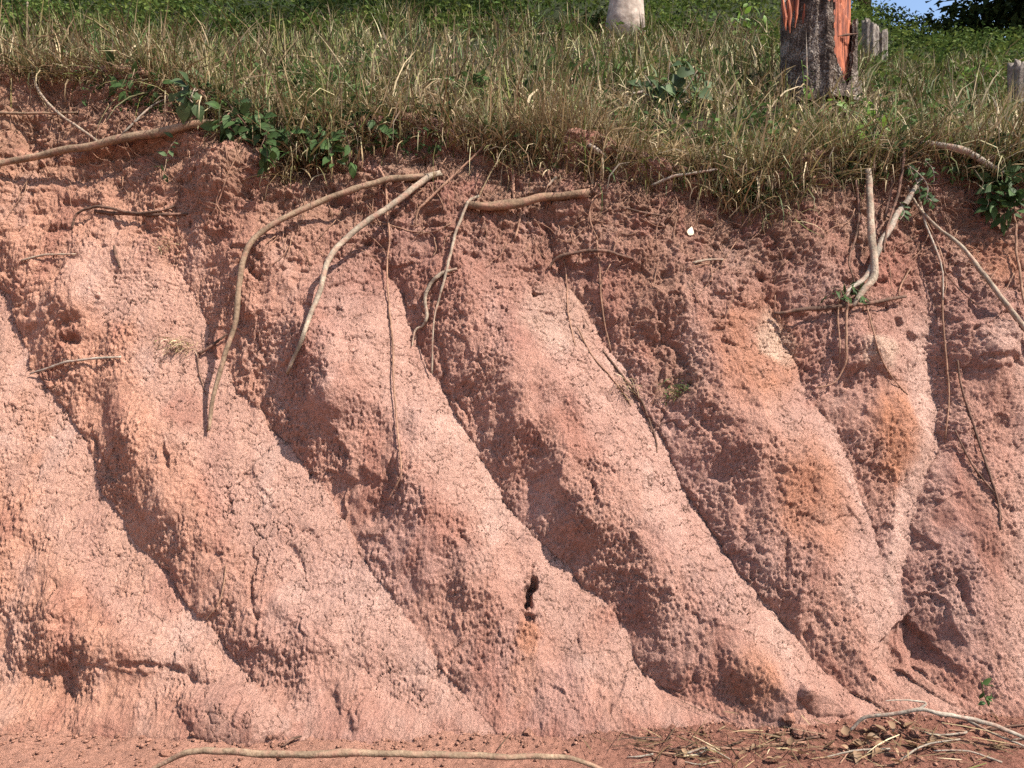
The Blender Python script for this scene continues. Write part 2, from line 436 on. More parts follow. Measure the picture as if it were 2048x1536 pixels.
def cliff_fields(X, s, px, py, roll):
    """displacement along the face normal (metres) and surface colour, for points of the bank"""
    wx = px + 34 * fbm(X * 2.2, s * 2.2, 3, 11) + 6 * fbm(X * 18, s * 18, 2, 12)
    wy = py + 10 * fbm(X * 3, s * 3, 2, 13)
    ampn = np.clip(1 + 0.75 * fbm(X * 1.9, s * 1.5, 3, 14), 0.45, 1.5)
    h = np.zeros_like(px); flank = np.zeros_like(px); wall = np.zeros_like(px)
    gx = [np.interp(wy, GY, g) for g in GULLY]
    for i in range(len(GULLY) - 1):
        t = (wx - gx[i]) / np.maximum(gx[i + 1] - gx[i], 40)
        inside = (t >= 0) & (t < 1)
        c = CREST[i]
        wid = np.clip((gx[i + 1] - gx[i]) / 370.0, 0.25, 1.2)
        left = np.clip((c - t) / c, 0, 1); right = np.clip((t - c) / (1 - c), 0, 1)
        prof = np.where(t < c, 1 - left ** 1.55, 1 - right ** 1.3)
        h = np.where(inside, np.interp(wy, GY, AMP[i]) * wid * prof * ampn, h)
        flank = np.where(inside, sstep(0.15, 0.45, right) * (1 - 0.0 * right), flank)
        wall = np.where(inside, np.clip(left, 0, 1), wall)
    # smooth the crossing slightly by noise, then broad bumps
    for b in BUMPS:
        d = blob(wx, wy, b)
        h = h + b[5] * np.exp(-d * d * 1.1)
    for b in DOMES:
        d = blob(wx, wy + 0.0, b) + 0.30 * fbm(X * 9, s * 9, 3, 15)
        h = h + b[5] * np.sqrt(np.clip(1 - d * d, 0, 1))
    zone_top = 1 - sstep(60, 330, py - np.interp(px, EDGE_X, EDGE_Y))   # 1 in the crumbly soil right under the grass
    zone_mid = 1 - sstep(150, 520, py - np.interp(px, EDGE_X, EDGE_Y))
    n_big = fbm(X * 2.2, s * 1.6, 4, 21)
    h = h + 0.035 * n_big
    smooth = flank * sstep(480, 640, py) * (1 - 0.35 * sstep(1250, 1420, py))
    smooth = smooth * sstep(-0.35, 0.1, fbm(X * 2.5, s * 2.5, 3, 23) + 0.25)
    g6 = gx[6]
    strip = np.exp(-((wx - (g6 - 26)) / 20) ** 2) * sstep(620, 720, wy) * (1 - sstep(1180, 1280, wy))
    smooth = np.maximum(smooth, 1.1 * strip)
    h = h - 0.035 * np.exp(-((wx - (g6 - 8)) / 26) ** 2) * sstep(600, 720, wy) * (1 - sstep(1180, 1300, wy))
    smooth = np.clip(smooth, 0, 1)
    rough = 1 - 0.72 * smooth
    # lumps, ribs washed down the face, grains
    lum = fbm(X * 11 + 0.4 * perlin(X * 5, s * 5, 3), s * 7, 4, 25)
    h = h + 0.014 * lum * rough + 0.036 * fbm(X * 5, s * 3.6, 4, 26) * rough
    b1, b2, bid = voronoi(X * 8 + 1.0 * perlin(X * 7, s * 7, 31), s * 6 + 1.0 * perlin(X * 7, s * 7, 32), 34)
    h = h + 0.012 * (0.55 - b1) * rough * sstep(-0.1, 0.3, fbm(X * 2.3, s * 2.3, 2, 35))
    rib = ridged(X * 28 + 0.9 * perlin(X * 9, s * 9, 33), s * 13.0, 3, 27)
    h = h + 0.0045 * rib * rough * (0.4 + 0.6 * sstep(-0.25, 0.25, fbm(X * 1.7, s * 1.7, 2, 28)))
    grain = fbm(X * 60, s * 38, 3, 29, 0.65)
    gpatch = 0.30 + 0.85 * sstep(-0.3, 0.3, fbm(X * 3.1, s * 3.1, 3, 36))
    h = h + 0.017 * grain * (0.2 + 0.8 * rough) * gpatch + 0.006 * ridged(X * 48, s * 24, 2, 30) * rough * gpatch
    u1, u2, uid = voronoi(X * 72 + 0.6 * perlin(X * 50, s * 50, 111), s * 52 + 0.6 * perlin(X * 50, s * 50, 112), 113)
    w1, w2, wid_ = voronoi(X * 34 + 0.9 * perlin(X * 25, s * 25, 114), s * 25 + 0.9 * perlin(X * 25, s * 25, 115), 116)
    gp2 = 0.35 + 0.9 * sstep(-0.25, 0.3, fbm(X * 4.1 + 9, s * 3.3, 3, 117))
    h = h + (0.009 * (0.6 - u1) + 0.0055 * (uid - 0.5)) * (0.12 + 0.88 * rough) * gp2 + (0.006 * (0.6 - w1) + 0.0045 * (wid_ - 0.5)) * rough * gpatch
    mid = fbm(X * 26 + 0.8 * perlin(X * 20, s * 20, 37), s * 18, 4, 38, 0.68)
    h = h + 0.005 * mid * rough * gpatch - 0.016 * sstep(0.25, 0.6, mid) * rough * sstep(0.0, 0.5, fbm(X * 2.7, s * 2.7, 3, 39) + 0.35 * wall)
    # broken scabs: stepped plates
    v1, v2, cid = voronoi(X * 9 + 1.2 * perlin(X * 6, s * 6, 41), s * 6.5 + 1.2 * perlin(X * 6, s * 6, 42), 43)
    scab = sstep(-0.05, 0.3, fbm(X * 1.9, s * 1.9, 3, 45))
    h = h + 0.026 * (cid - 0.5) * sstep(0.0, 0.07, v2 - v1) * scab * (0.25 + 0.75 * rough)
    p1, p2, pid = voronoi(X * 3.6 + 0.5 * fbm(X * 5, s * 5, 3, 46), s * 3.0 + 0.5 * fbm(X * 5, s * 5, 3, 47), 48)
    h = h + 0.05 * (pid - 0.5) * sstep(0.0, 0.05 + 0.15 * (1 - wall), p2 - p1) * rough * (0.35 + 0.65 * sstep(0.1, 0.5, wall)) * sstep(-0.3, 0.15, fbm(X * 1.3, s * 1.3, 2, 49))
    # crumbly clods under the turf
    c1, c2, cid2 = voronoi(X * 15 + 0.8 * perlin(X * 12, s * 12, 51), s * 15 + 0.8 * perlin(X * 12, s * 12, 52), 53)
    hol = fbm(X * 5.5 + 0.6 * perlin(X * 9, s * 9, 57), s * 8.5, 4, 58)
    h = h + zone_mid * (0.007 * (0.5 - c1) + 0.012 * (cid2 - 0.5) * sstep(0, 0.15, c2 - c1) + 0.009 * ridged(X * 42, s * 14, 2, 54) - 0.034 * sstep(0.16, 0.42, hol))
    h = h + zone_top * (0.04 * ridged(X * 5 + 0.5 * perlin(X * 11, s * 11, 59), s * 8, 4, 55) + 0.028 * fbm(X * 17, s * 17, 4, 56, 0.62))
    # drying cracks on the smooth flanks
    k1, k2, _ = voronoi(X * 17 + 0.5 * perlin(X * 14, s * 14, 61), s * 19 + 0.5 * perlin(X * 14, s * 14, 62), 63)
    q1, q2, _ = voronoi(X * 7 + 0.35 * perlin(X * 20, s * 20, 64), s * 7.5 + 0.35 * perlin(X * 20, s * 20, 65), 66)
    cmask = sstep(0.15, 0.6, smooth) + 0.5 * sstep(0.1, 0.35, fbm(X * 2.1, s * 2.1, 2, 67))
    brk = sstep(-0.25, 0.2, fbm(X * 9, s * 9, 2, 68))
    h = h - 0.009 * cmask * brk * (1 - sstep(0.0, 0.10, k2 - k1)) - 0.012 * cmask * (1 - sstep(0.0, 0.035, q2 - q1))
    pitx = px + 14 * fbm(X * 9, s * 9, 3, 71); pity = py + 14 * fbm(X * 9, s * 9, 3, 72); pitn = 0.7 * fbm(X * 30, s * 22, 3, 73)
    for b in PITS:
        d = blob(pitx, pity, b) + pitn
        h = h - b[5] * (0.8 if b[0] == 1060 else 0.3 if b[1] > 1330 else 0.5) * (1 - sstep(0.25, 1.25, d))
    # undercut below the turf, turf lip above it
    de = py - np.interp(px, EDGE_X, EDGE_Y)
    lipn = 0.5 + 0.5 * fbm(X * 2.4, s * 0.2, 2, 75)
    h = h + 0.05 * lipn * np.exp(-(de / 22.0) ** 2) - 0.06 * lipn * np.exp(-((de - 55) / 30.0) ** 2)
    # fresh scar low on the right: a ledge with a broken edge
    tri = np.minimum(np.minimum((px - 1725 + (1320 - py) * -0.0) / 60, (1925 - px) / 60), 1)
    top = 1225 + np.abs(px - 1818) * np.where(px < 1818, 0.95, 1.25) + 14 * fbm(X * 20, s * 20, 2, 76)
    scar = sstep(0, 7, py - top) * (1 - sstep(1340, 1400, py)) * np.clip(tri, 0, 1)
    h = h - 0.05 * scar

    # ---- bank colour: soil tones, patches, paler smooth flanks and strip
    base = np.array([0.465, 0.250, 0.188]); pale = np.array([0.56, 0.355, 0.285]); red = np.array([0.37, 0.165, 0.12])
    orange = np.array([0.46, 0.195, 0.105]); mauve = np.array([0.44, 0.250, 0.205]); cream = np.array([0.66, 0.47, 0.35])
    brown = np.array([0.29, 0.175, 0.115]); peach = np.array([0.53, 0.275, 0.188])
    c = np.broadcast_to(base, px.shape + (3,)).copy()
    def mixc(c, col, f):
        return c + (col - c) * np.clip(f, 0, 1)[..., None]
    n1 = fbm(X * 1.6, s * 1.6, 4, 81); n2 = fbm(X * 3.5, s * 2.2, 4, 82); n3 = fbm(X * 7, s * 5, 4, 83)
    c = mixc(c, mauve, 0.75 * sstep(-0.1, 0.35, n1) * sstep(300, 700, px))
    c = mixc(c, peach, 0.9 * (1 - sstep(250, 700, px + 0.25 * (py - 900))))
    c = mixc(c, red, 0.6 * sstep(0.05, 0.4, n2))
    c = mixc(c, pale, 0.45 * smooth + 0.4 * sstep(0.1, 0.45, -n2))
    c = mixc(c, red * 0.95, 0.6 * zone_mid * sstep(-0.3, 0.25, n2 + 0.1) * sstep(350, 900, px)); c = mixc(c, brown, 0.7 * zone_top * sstep(-0.3, 0.2, n3 + 0.1))
    for b, colr, f in [((1510, 720, 90, 120, -25), orange, 0.75), ((1620, 1010, 80, 130, -25), orange, 0.7), ((1790, 880, 60, 120, -8), orange, 0.85),
                       ((1050, 1275, 26, 40, 0), orange, 0.8), ((1050, 1360, 22, 90, 0), peach, 0.6), ((1500, 1370, 60, 70, 0), orange, 0.6),
                       ((1545, 690, 30, 60, -30), cream, 0.8), ((1745, 722, 50, 30, 10), cream, 0.8), ((1770, 545, 50, 70, 0), red * 1.1, 0.9),
                       ((1180, 325, 40, 40, 0), red * 1.15, 0.6), ((380, 830, 50, 45, 20), red * 0.95, 0.8), ((1650, 640, 70, 120, 0), mauve, 0.5),
                       ((1985, 520, 60, 60, 35), orange, 0.6), ((1990, 690, 60, 50, 0), pale, 0.8), ((1120, 640, 80, 80, 0), cream * 0.9, 0.35),
                       ((340, 1190, 40, 50, 30), red * 1.15, 0.6), ((250, 560, 120, 90, 0), pale, 0.4), ((1300, 620, 60, 90, 0), brown, 0.4), ((1350, 760, 60, 60, 0), brown, 0.5),
                       ((1830, 1290, 70, 70, 0), red * 0.95, 0.6), ((1850, 800, 40, 260, 4), pale, 0.5)]:
        d = blob(wx + 20 * n3, wy + 20 * n2, b)
        c = mixc(c, colr, f * (1 - sstep(0.5, 1.3, d)) * (0.75 + 0.5 * n3))
    c = mixc(c, red * 0.9, 0.7 * (1 - sstep(1420, 1330, py)) * sstep(1350, 1500, py) * sstep(-0.2, 0.3, n3 + 0.0))
    c = mixc(c, pale * 1.05, 0.8 * strip)
    c = c * (1 + 0.16 * n3 + 0.16 * grain + 0.10 * mid + 0.16 * (uid - 0.5) + 0.16 * (wid_ - 0.5) * rough)[..., None]
    c = c * lerp(1.0, 0.92, zone_mid)[..., None]
    return h, np.clip(c, 0.02, 0.8)

# ---- clay bank mesh
v = np.linspace(0, 1, NV)[:, None]
Zc = -0.14 + v * (zt[None, :] + 0.14)
Yc = yf[None, :] + lean(np.maximum(Zc, -0.14))
slope = 0.50 - 0.06 * Zc
ang = np.arctan(slope)
Nx = np.zeros_like(Zc); Ny = -np.cos(ang); Nz = np.sin(ang)
dl = (np.linspace(0, 1, NLIP + 1)[1:, None] ** 1.2) * 0.55
Yl = yt[None, :] + dl * np.ones((1, NU))
Xl = U[None, :] * Yl
Zl = hill_z(Xl, Yl) + 0.015 - 0.07 * sstep(0.25, 0.55, dl)
ah = math.atan(0.6)
f = sstep(0, 0.2, dl) * np.ones((1, NU))
Yb = np.concatenate([Yc, Yl]); Zb = np.concatenate([Zc, Zl]); Xb = U[None, :] * Yb
Nyb = np.concatenate([Ny, lerp(-0.92, -math.sin(ah), f)]); Nzb = np.concatenate([Nz, lerp(0.35, math.cos(ah), f)])
ss = np.zeros_like(Yb)
ss[1:] = np.cumsum(np.sqrt(np.diff(Yb, axis=0) ** 2 + np.diff(Zb, axis=0) ** 2), axis=0)
pxb = px_of(U)[None, :] * np.ones_like(Yb)
pyb = 768 - (Zb - CAM_Z) / Yb / TY * 768
H, Cc = cliff_fields(Xb, ss, pxb, pyb, None)
nvt = NV + NLIP
roll = np.ones((nvt, 1)); roll[NV:] = (1 - 0.85 * sstep(0.0, 0.14, dl)) * (1 - sstep(0.3, 0.55, dl))
H = H * roll
# the face is rounded into the ground at its foot
footf = sstep(-0.14, 0.12, Zb)
H = H + 0.10 * (1 - sstep(-0.05, 0.16, Zb)) * (1 - np.clip(H / 0.2, 0, 1)) + 0.02 * (1 - sstep(0.0, 0.12, Zb)) * (0.5 + fbm(Xb * 9, ss * 4, 3, 78))
V = np.stack([Xb, Yb + Nyb * H, Zb + Nzb * H], -1)
V[..., 0] += 0.0
bank = mesh_np("clay_bank", V.reshape(-1, 3), grid_faces(nvt, NU), M['clay'], Cc.reshape(-1, 3))
tag(bank, kind='structure')

# ---- hillside above
hx = np.linspace(-26, 34, 240); hy_d = np.concatenate([np.linspace(0.06, 3, 60), np.linspace(3.1, 34, 90)])
HXg = hx[None, :] * np.ones((len(hy_d), 1))
HYg = np.interp(HXg, EX, EYt) + hy_d[:, None]
HZg = hill_z(HXg, HYg) - 0.03
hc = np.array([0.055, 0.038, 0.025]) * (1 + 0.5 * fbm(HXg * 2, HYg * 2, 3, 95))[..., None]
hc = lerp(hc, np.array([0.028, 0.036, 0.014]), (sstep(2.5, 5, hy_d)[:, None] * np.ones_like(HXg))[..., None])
hill = mesh_np("hillside", np.stack([HXg, HYg, HZg], -1).reshape(-1, 3), grid_faces(*HXg.shape), M['hill_soil'], np.clip(hc, 0.01, 1).reshape(-1, 3))
tag(hill, kind='structure')

# ---- ground at the foot: fine near the foot, coarse away to the horizon
gx_ = np.concatenate([np.linspace(-400, -4, 30)[:-1], np.linspace(-3.6, 3.6, 520), np.linspace(4, 400, 30)[1:]])
gy_ = np.concatenate([np.linspace(-400, 2.5, 30)[:-1], np.linspace(2.5, 4.4, 200), np.linspace(4.5, 5.2, 6)])
GXg, GYg = np.meshgrid(gx_, gy_)
def ground_z(X, Y):
    near = sstep(-1.0, 3.0, Y) * (1 - sstep(4.5, 7, np.abs(X)))
    z = 0.03 * sstep(0.8, 2.6, X) * near + 0.03 * sstep(3.3, 3.9, Y) * near * (0.6 + 0.6 * fbm(X * 1.5, Y * 1.5, 2, 102))
    z = z + near * 0.022 * fbm(X * 4, Y * 4, 3, 101)
    z = z + near * 0.03 * np.exp(-((X - 1.38) / 0.55) ** 2 - ((Y - 3.85) / 0.28) ** 2)
    z = z + near * 0.03 * np.exp(-((X + 0.2) / 1.2) ** 2 - ((Y - 3.8) / 0.2) ** 2)
    return z
gz = ground_z(GXg, GYg)
nearm = sstep(2.0, 2.6, GYg) * (1 - sstep(4.0, 4.4, np.abs(GXg)))
cl1, cl2, clid = voronoi(GXg * 28, GYg * 28, 103)
gz = gz + nearm * (0.012 * np.maximum(0, 0.55 - cl1) * (clid > 0.45) * clid * 2 + 0.010 * fbm(GXg * 34, GYg * 34, 3, 104, 0.65) + 0.016 * fbm(GXg * 11, GYg * 11, 3, 105))
gc = np.array([0.40, 0.205, 0.145]) * (1 + 0.25 * fbm(GXg * 3, GYg * 3, 3, 106) + 0.18 * fbm(GXg * 30, GYg * 30, 2, 107) * nearm)[..., None]
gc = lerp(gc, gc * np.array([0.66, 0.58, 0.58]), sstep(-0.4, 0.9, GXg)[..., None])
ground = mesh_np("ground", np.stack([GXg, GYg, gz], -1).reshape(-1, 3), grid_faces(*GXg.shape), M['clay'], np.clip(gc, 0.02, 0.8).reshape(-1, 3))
tag(ground, kind='structure')

# ------------------------------------------------------------------ finding the surface behind a point of the picture
st = 3
Vd = V[::st, ::st]
verts = [tuple(p) for p in Vd.reshape(-1, 3)]
polys = grid_faces(Vd.shape[0], Vd.shape[1]).tolist()
n0 = len(verts)
HV = np.stack([HXg, HYg, HZg], -1)
verts += [tuple(p) for p in HV.reshape(-1, 3)]
polys += (grid_faces(*HXg.shape) + n0).tolist()
n1_ = len(verts)
GV = np.stack([GXg, GYg, gz], -1)[:, ::2]
verts += [tuple(p) for p in GV.reshape(-1, 3)]
polys += (grid_faces(GV.shape[0], GV.shape[1]) + n1_).tolist()
BVH = BVHTree.FromPolygons(verts, polys)
CAMP = Vector((0, 0, CAM_Z))

def ray(px, py):
    return Vector(((px - 1024) / 1024 * TX, 1.0, (768 - py) / 768 * TY))

def hit(px, py):
    """distance Y of the surface seen at a picture point"""
    r = ray(px, py)
    loc, nor, idx, dist = BVH.ray_cast(CAMP, r.normalized())
    if loc is None:
        return 20.0
    return loc.y

def at(px, py, Y):
    return CAMP + ray(px, py) * Y

def mpp(Y):
    return 2 * TX * Y / 2048

# ------------------------------------------------------------------ branches, roots, sticks
def catmull(P, n):
    P = [np.array(p, float) for p in P]
    P = [2 * P[0] - P[1]] + P + [2 * P[-1] - P[-2]]
    out = []
    for i in range(1, len(P) - 2):
        for k in range(n):
            t = k / n
            a, b_, c, d = P[i - 1], P[i], P[i + 1], P[i + 2]
            out.append(0.5 * (2 * b_ + (c - a) * t + (2 * a - 5 * b_ + 4 * c - d) * t * t + (3 * b_ - a - 3 * c + d) * t ** 3))
    out.append(P[-2])
    return np.array(out)

def tube_arrays(P, R, sides=9, knobs=0.08, seed=0, ragged=0.0, wobble=0.6):
    P = np.asarray(P, float); n = len(P)
    T = np.gradient(P, axis=0); T /= np.maximum(np.linalg.norm(T, axis=1), 1e-9)[:, None]
    up = np.array([0.3, -0.9, 0.3])
    A = np.cross(T, up); A /= np.maximum(np.linalg.norm(A, axis=1), 1e-6)[:, None]
    B = np.cross(T, A)
    th = np.linspace(0, 2 * np.pi, sides, endpoint=False)
    L = np.concatenate([[0], np.cumsum(np.linalg.norm(np.diff(P, axis=0), axis=1))])
    scale = 1.0 / max(np.mean(R) * 7, 1e-4)
    nz = fbm(L[:, None] * scale + 0 * th, 1.3 * np.cos(th)[None, :] + seed * 3.7 + np.sin(th)[None, :] * 0.9, 2, 200 + seed)
    knot = np.maximum(0, perlin(L * scale * 0.35 + seed, np.full(n, seed * 1.7), 7)) ** 2 * 1.2
    RR = np.asarray(R)[:, None] * (1 + knobs * 2.2 * nz + knobs * 3 * knot[:, None])
    kk = np.concatenate([[0], np.cumsum(np.linalg.norm(np.diff(P, axis=0), axis=1))]) / max(np.mean(R) * 11, 1e-4)
    wob = np.asarray(R)[:, None] * wobble
    P = P + wob * (A * fbm(kk, 0 * kk + seed * 2.3, 2, 301)[:, None] + B * fbm(kk, 0 * kk + seed * 5.1, 2, 302)[:, None])
    V_ = P[:, None, :] + RR[..., None] * (np.cos(th)[None, :, None] * A[:, None, :] + np.sin(th)[None, :, None] * B[:, None, :])
    if ragged:
        rs = np.random.default_rng(seed)
        V_[-1] += T[-1][None, :] * (rs.random(sides) * ragged)[:, None]
        V_[0] -= T[0][None, :] * (rs.random(sides) * ragged)[:, None]
    V_ = V_.reshape(-1, 3)
    F_ = []
    for i in range(n - 1):
        for j in range(sides):
            j2 = (j + 1) % sides
            F_.append((i * sides + j, i * sides + j2, (i + 1) * sides + j2, (i + 1) * sides + j))
    nv = len(V_)
    V_ = np.concatenate([V_, P[:1] - T[:1] * R[0] * 0.1, P[-1:] + T[-1:] * R[-1] * 0.1])
    for j in range(sides):
        j2 = (j + 1) % sides
        F_.append((j2, j, nv, nv))
        F_.append(((n - 1) * sides + j, (n - 1) * sides + j2, nv + 1, nv + 1))
    return V_, F_

def mesh_py(name, V_, F_, mat, smooth=True):
    me = bpy.data.meshes.new(name)
    F2 = [tuple(dict.fromkeys(f)) for f in F_]
    me.from_pydata([tuple(map(float, p)) for p in V_], [], F2)
    me.materials.append(mat)
    if smooth:
        me.polygons.foreach_set("use_smooth", [True] * len(me.polygons))
    me.update()
    o = bpy.data.objects.new(name, me)
    COL.objects.link(o)
    return o

SEED = [0]
def path3(pts, dia, off=0.0, hug=False, dense=None):
    """picture points -> space points lying on the bank (bridging its hollows unless hug) and radii"""
    if isinstance(dia, (int, float)):
        dia = [dia] * 2
    pts2 = catmull([(p[0], p[1], 0) for p in pts], 6)[:, :2]
    L = np.concatenate([[0], np.cumsum(np.linalg.norm(np.diff(pts2, axis=0), axis=1))]); L /= L[-1]
    D = 0.88 * np.interp(L, np.linspace(0, 1, len(dia)), dia)
    Yh = np.array([hit(*p) for p in pts2])
    r = D * 0.5 * np.array([mpp(y) for y in Yh])
    Yh = Yh - r * 0.6
    if hug:
        k = 5
        Yp = np.pad(Yh, k, mode='edge')
        Y = np.array([np.mean(Yp[i:i + 2 * k + 1]) for i in range(len(Yh))])
        Y = np.minimum(Y, Yh + r * 0.5)
    else:
        lin = lerp(Yh[0], Yh[-1], L)
        Y = np.minimum(lin + 0.02, Yh)
        # taut line: lower hull of depth along the length (a stick does not dip into hollows)
        hull = [0]
        for i in range(1, len(Y)):
            while len(hull) > 1 and (Yh[hull[-1]] - Yh[hull[-2]]) * (L[i] - L[hull[-2]]) >= (Yh[i] - Yh[hull[-2]]) * (L[hull[-1]] - L[hull[-2]]):
                hull.pop()
            hull.append(i)
        hullY = np.interp(L, L[hull], Yh[hull])
        Y = 0.75 * hullY + 0.25 * np.minimum(Yh, hullY + 0.06)
        for _ in range(3):
            Yp = np.pad(Y, 2, mode='edge')
            Y = np.minimum(np.array([np.mean(Yp[i:i + 5]) for i in range(len(Y))]), Yh + r * 0.3)
    if isinstance(off, (int, float)):
        off = [off, off]
    Y = Y - np.interp(L, np.linspace(0, 1, len(off)), off)
    P = np.array([at(p[0], p[1], y) for p, y in zip(pts2, Y)])
    R = D * 0.5 * np.array([mpp(y) for y in Y])
    return P, R

def stick(name, label, cat, pts, dia, mat, off=0.0, hug=False, group=None, knobs=0.13, ragged=0.0, sides=9, parts=None):
    """one branch or root; parts: list of (name, pts, dia, mat, off, hug) side shoots"""
    SEED[0] += 1
    P, R = path3(pts, dia, off, hug)
    if not parts:
        V_, F_ = tube_arrays(P, R, sides, knobs, SEED[0], ragged)
        c0 = P[len(P) // 2]
        o = mesh_py(name, V_ - c0, F_, M[mat])
        o.location = c0
        return tag(o, label, cat, group)
    root = empty(name, P[0])
    tag(root, label, cat, group)
    V_, F_ = tube_arrays(P, R, sides, knobs, SEED[0], ragged)
    child(mesh_py('stem', V_, F_, M[mat]), root)
    for pn, pp, pd, pm, po, ph in parts:
        SEED[0] += 1
        P2, R2 = path3(pp, pd, po, ph)
        V_, F_ = tube_arrays(P2, R2, 7, knobs, SEED[0], 0)
        child(mesh_py(pn, V_, F_, M[pm]), root)
    return root

G_BR = "fallen branches lying on the clay bank"
G_RT = "bare roots hanging down the clay bank"
stick('fallen_branch', 'long thick tan branch slanting up from the left edge to the vine below the turf', 'branch',
      [(-60, 338), (0, 326), (100, 306), (220, 283), (330, 260), (430, 246), (480, 244)], [13, 17, 20, 18], 'straw_bark', 0.02, group=G_BR,
      parts=[('twig', [(200, 286), (150, 250), (118, 228), (80, 185), (66, 150), (58, 120), (10, 96)], [6, 6, 4], 'pale_bark', 0.02, False)])
stick('fallen_branch', 'short slim straight stick level above the long tan branch near the left edge', 'branch',
      [(-30, 226), (60, 227), (155, 225)], [7, 7, 4], 'straw_bark', 0.005, group=G_BR)
stick('fallen_branch', 'tan side stick slanting up just above the long branch, under the grey green leaves', 'branch',
      [(245, 268), (300, 215), (350, 190)], [5, 5, 3], 'grey_bark', 0.005, group=G_BR)
stick('fallen_branch', 'dark twisted twig with a hooked left end on the upper left face', 'branch',
      [(143, 458), (153, 428), (185, 415), (215, 415), (260, 425), (310, 424), (350, 412)], [4, 6, 7, 6, 4], 'dark_bark', 0.012, group=G_BR, knobs=0.2,
      parts=[('side_twig', [(190, 423), (250, 428), (310, 430), (375, 428)], [8, 8, 5], 'dark_bark', 0.0, False)])
stick('fallen_branch', 'long tan branch arching down to a dark pointed tip, left of the straight pale pole', 'branch',
      [(868, 351), (780, 358), (690, 384), (600, 421), (525, 462), (490, 508), (478, 570), (471, 640), (450, 710), (427, 790), (417, 857)],
      [15, 15, 14, 13, 13, 11, 8], 'straw_bark', [0.0, 0.03, 0.05, 0.03], group=G_BR, ragged=0.02)
stick('fallen_branch', 'pale grey pole running down left from the joint with the arching tan branch', 'branch',
      [(878, 347), (850, 357), (800, 398), (730, 446), (690, 480), (660, 517), (640, 580), (610, 660), (575, 745)],
      [14, 14, 14, 13, 11, 7], 'pale_bark', [0.01, 0.05, 0.04, 0.02], group=G_BR, ragged=0.02)
stick('fallen_branch', 'short thick brown log with a snapped dark right end, high at mid face', 'log',
      [(938, 409), (985, 412), (1040, 404), (1090, 395), (1172, 386)], [16, 19, 18, 17, 19], 'brown_bark', 0.012, group=G_BR, ragged=0.03, sides=12,
      parts=[('broken_end', [(1160, 388), (1180, 385)], [18, 12], 'dark_bark', 0.02, False)])
stick('fallen_branch', 'slim dark level root stick crossing below the bent sapling on the right', 'branch',
      [(1548, 627), (1620, 618), (1700, 611), (1760, 603), (1812, 592)], [7, 10, 10, 9, 6], 'dark_bark', 0.035, group=G_BR, knobs=0.15)
stick('fallen_branch', 'long smooth branch sweeping down to the right edge of the bank', 'branch',
      [(1815, 372), (1832, 408), (1870, 450), (1920, 490), (1960, 540), (2000, 592), (2048, 655), (2100, 730)], [6, 7, 9, 11, 13, 14], 'pale_bark', 0.05, group=G_BR,
      parts=[('side_branch', [(1838, 395), (1852, 450), (1872, 500), (1885, 545), (1886, 600)], [6, 5, 3], 'grey_bark', 0.04, False),
             ('side_branch', [(1846, 430), (1880, 500), (1892, 560), (1890, 590)], [3, 3, 2], 'root', 0.03, False),
             ('side_branch', [(1890, 545), (1920, 580), (1960, 615)], [3, 3, 2], 'dark_bark', 0.03, False)])
stick('fallen_branch', 'grey log lying in the turf at upper right with a torn red tip', 'log',
      [(1790, 288), (1850, 287), (1920, 300), (1970, 325), (2008, 350)], [12, 14, 16, 13, 10], 'grey_bark', [0.0, 0.04, 0.06], group=G_BR,
      parts=[('torn_tip', [(1998, 343), (2020, 357), (2030, 362)], [11, 9, 3], 'red_wood', 0.06, False),
             ('side_branch', [(1950, 313), (1985, 298), (2030, 285)], [8, 6, 3], 'grey_bark', 0.03, False)])
stick('fallen_branch', 'thin short twig lying on the lower left slope beside a dark hole', 'branch',
      [(60, 748), (95, 737), (130, 725), (185, 718), (242, 714)], [4, 6, 6, 5], 'grey_bark', 0.015, group=G_BR)
stick('fallen_branch', 'small pale twig stuck to the left face below the hooked dark twig', 'branch',
      [(42, 521), (90, 510), (152, 508)], [4, 5, 3], 'pale_bark', 0.004, group=G_BR)
stick('fallen_branch', 'dark snapped twig leaning behind the long arching branch', 'branch',
      [(398, 708), (425, 690), (455, 668)], [7, 7, 4], 'dark_bark', 0.01, group=G_BR)
stick('fallen_branch', 'small curved pale twig on the face left of the orange clay patch', 'branch',
      [(1386, 526), (1412, 520), (1446, 519)], [5, 6, 4], 'pale_bark', 0.006, group=G_BR)
stick('fallen_branch', 'tiny pale peg sticking out of the soil above the brown log', 'branch',
      [(1093, 374), (1112, 354)], [5, 6], 'pale_bark', 0.015, group=G_BR)
stick('fallen_branch', 'long thin pale stem leaning from the dry grass down to a hooked root', 'branch',
      [(985, 275), (960, 300), (900, 358), (850, 406), (836, 420), (830, 450)], [3, 4, 4.5, 6, 6, 4], 'root', 0.015, group=G_BR)
stick('fallen_branch', 'bent brown root stick like a low arch on the face right of centre', 'branch',
      [(1097, 537), (1115, 516), (1165, 504), (1205, 502), (1240, 510), (1266, 518)], [4, 6, 8, 9, 7, 5], 'dark_bark', 0.015, group=G_BR, knobs=0.2,
      parts=[('rootlet', [(1118, 514), (1130, 530), (1134, 580), (1136, 625), (1150, 690)], [4, 4, 3], 'root', 0.0, True)])
stick('fallen_branch', 'short torn dark root on the upper face right of the brown log', 'branch',
      [(1238, 412), (1280, 424), (1330, 432)], [3, 6, 3], 'dark_bark', 0.005, group=G_BR)

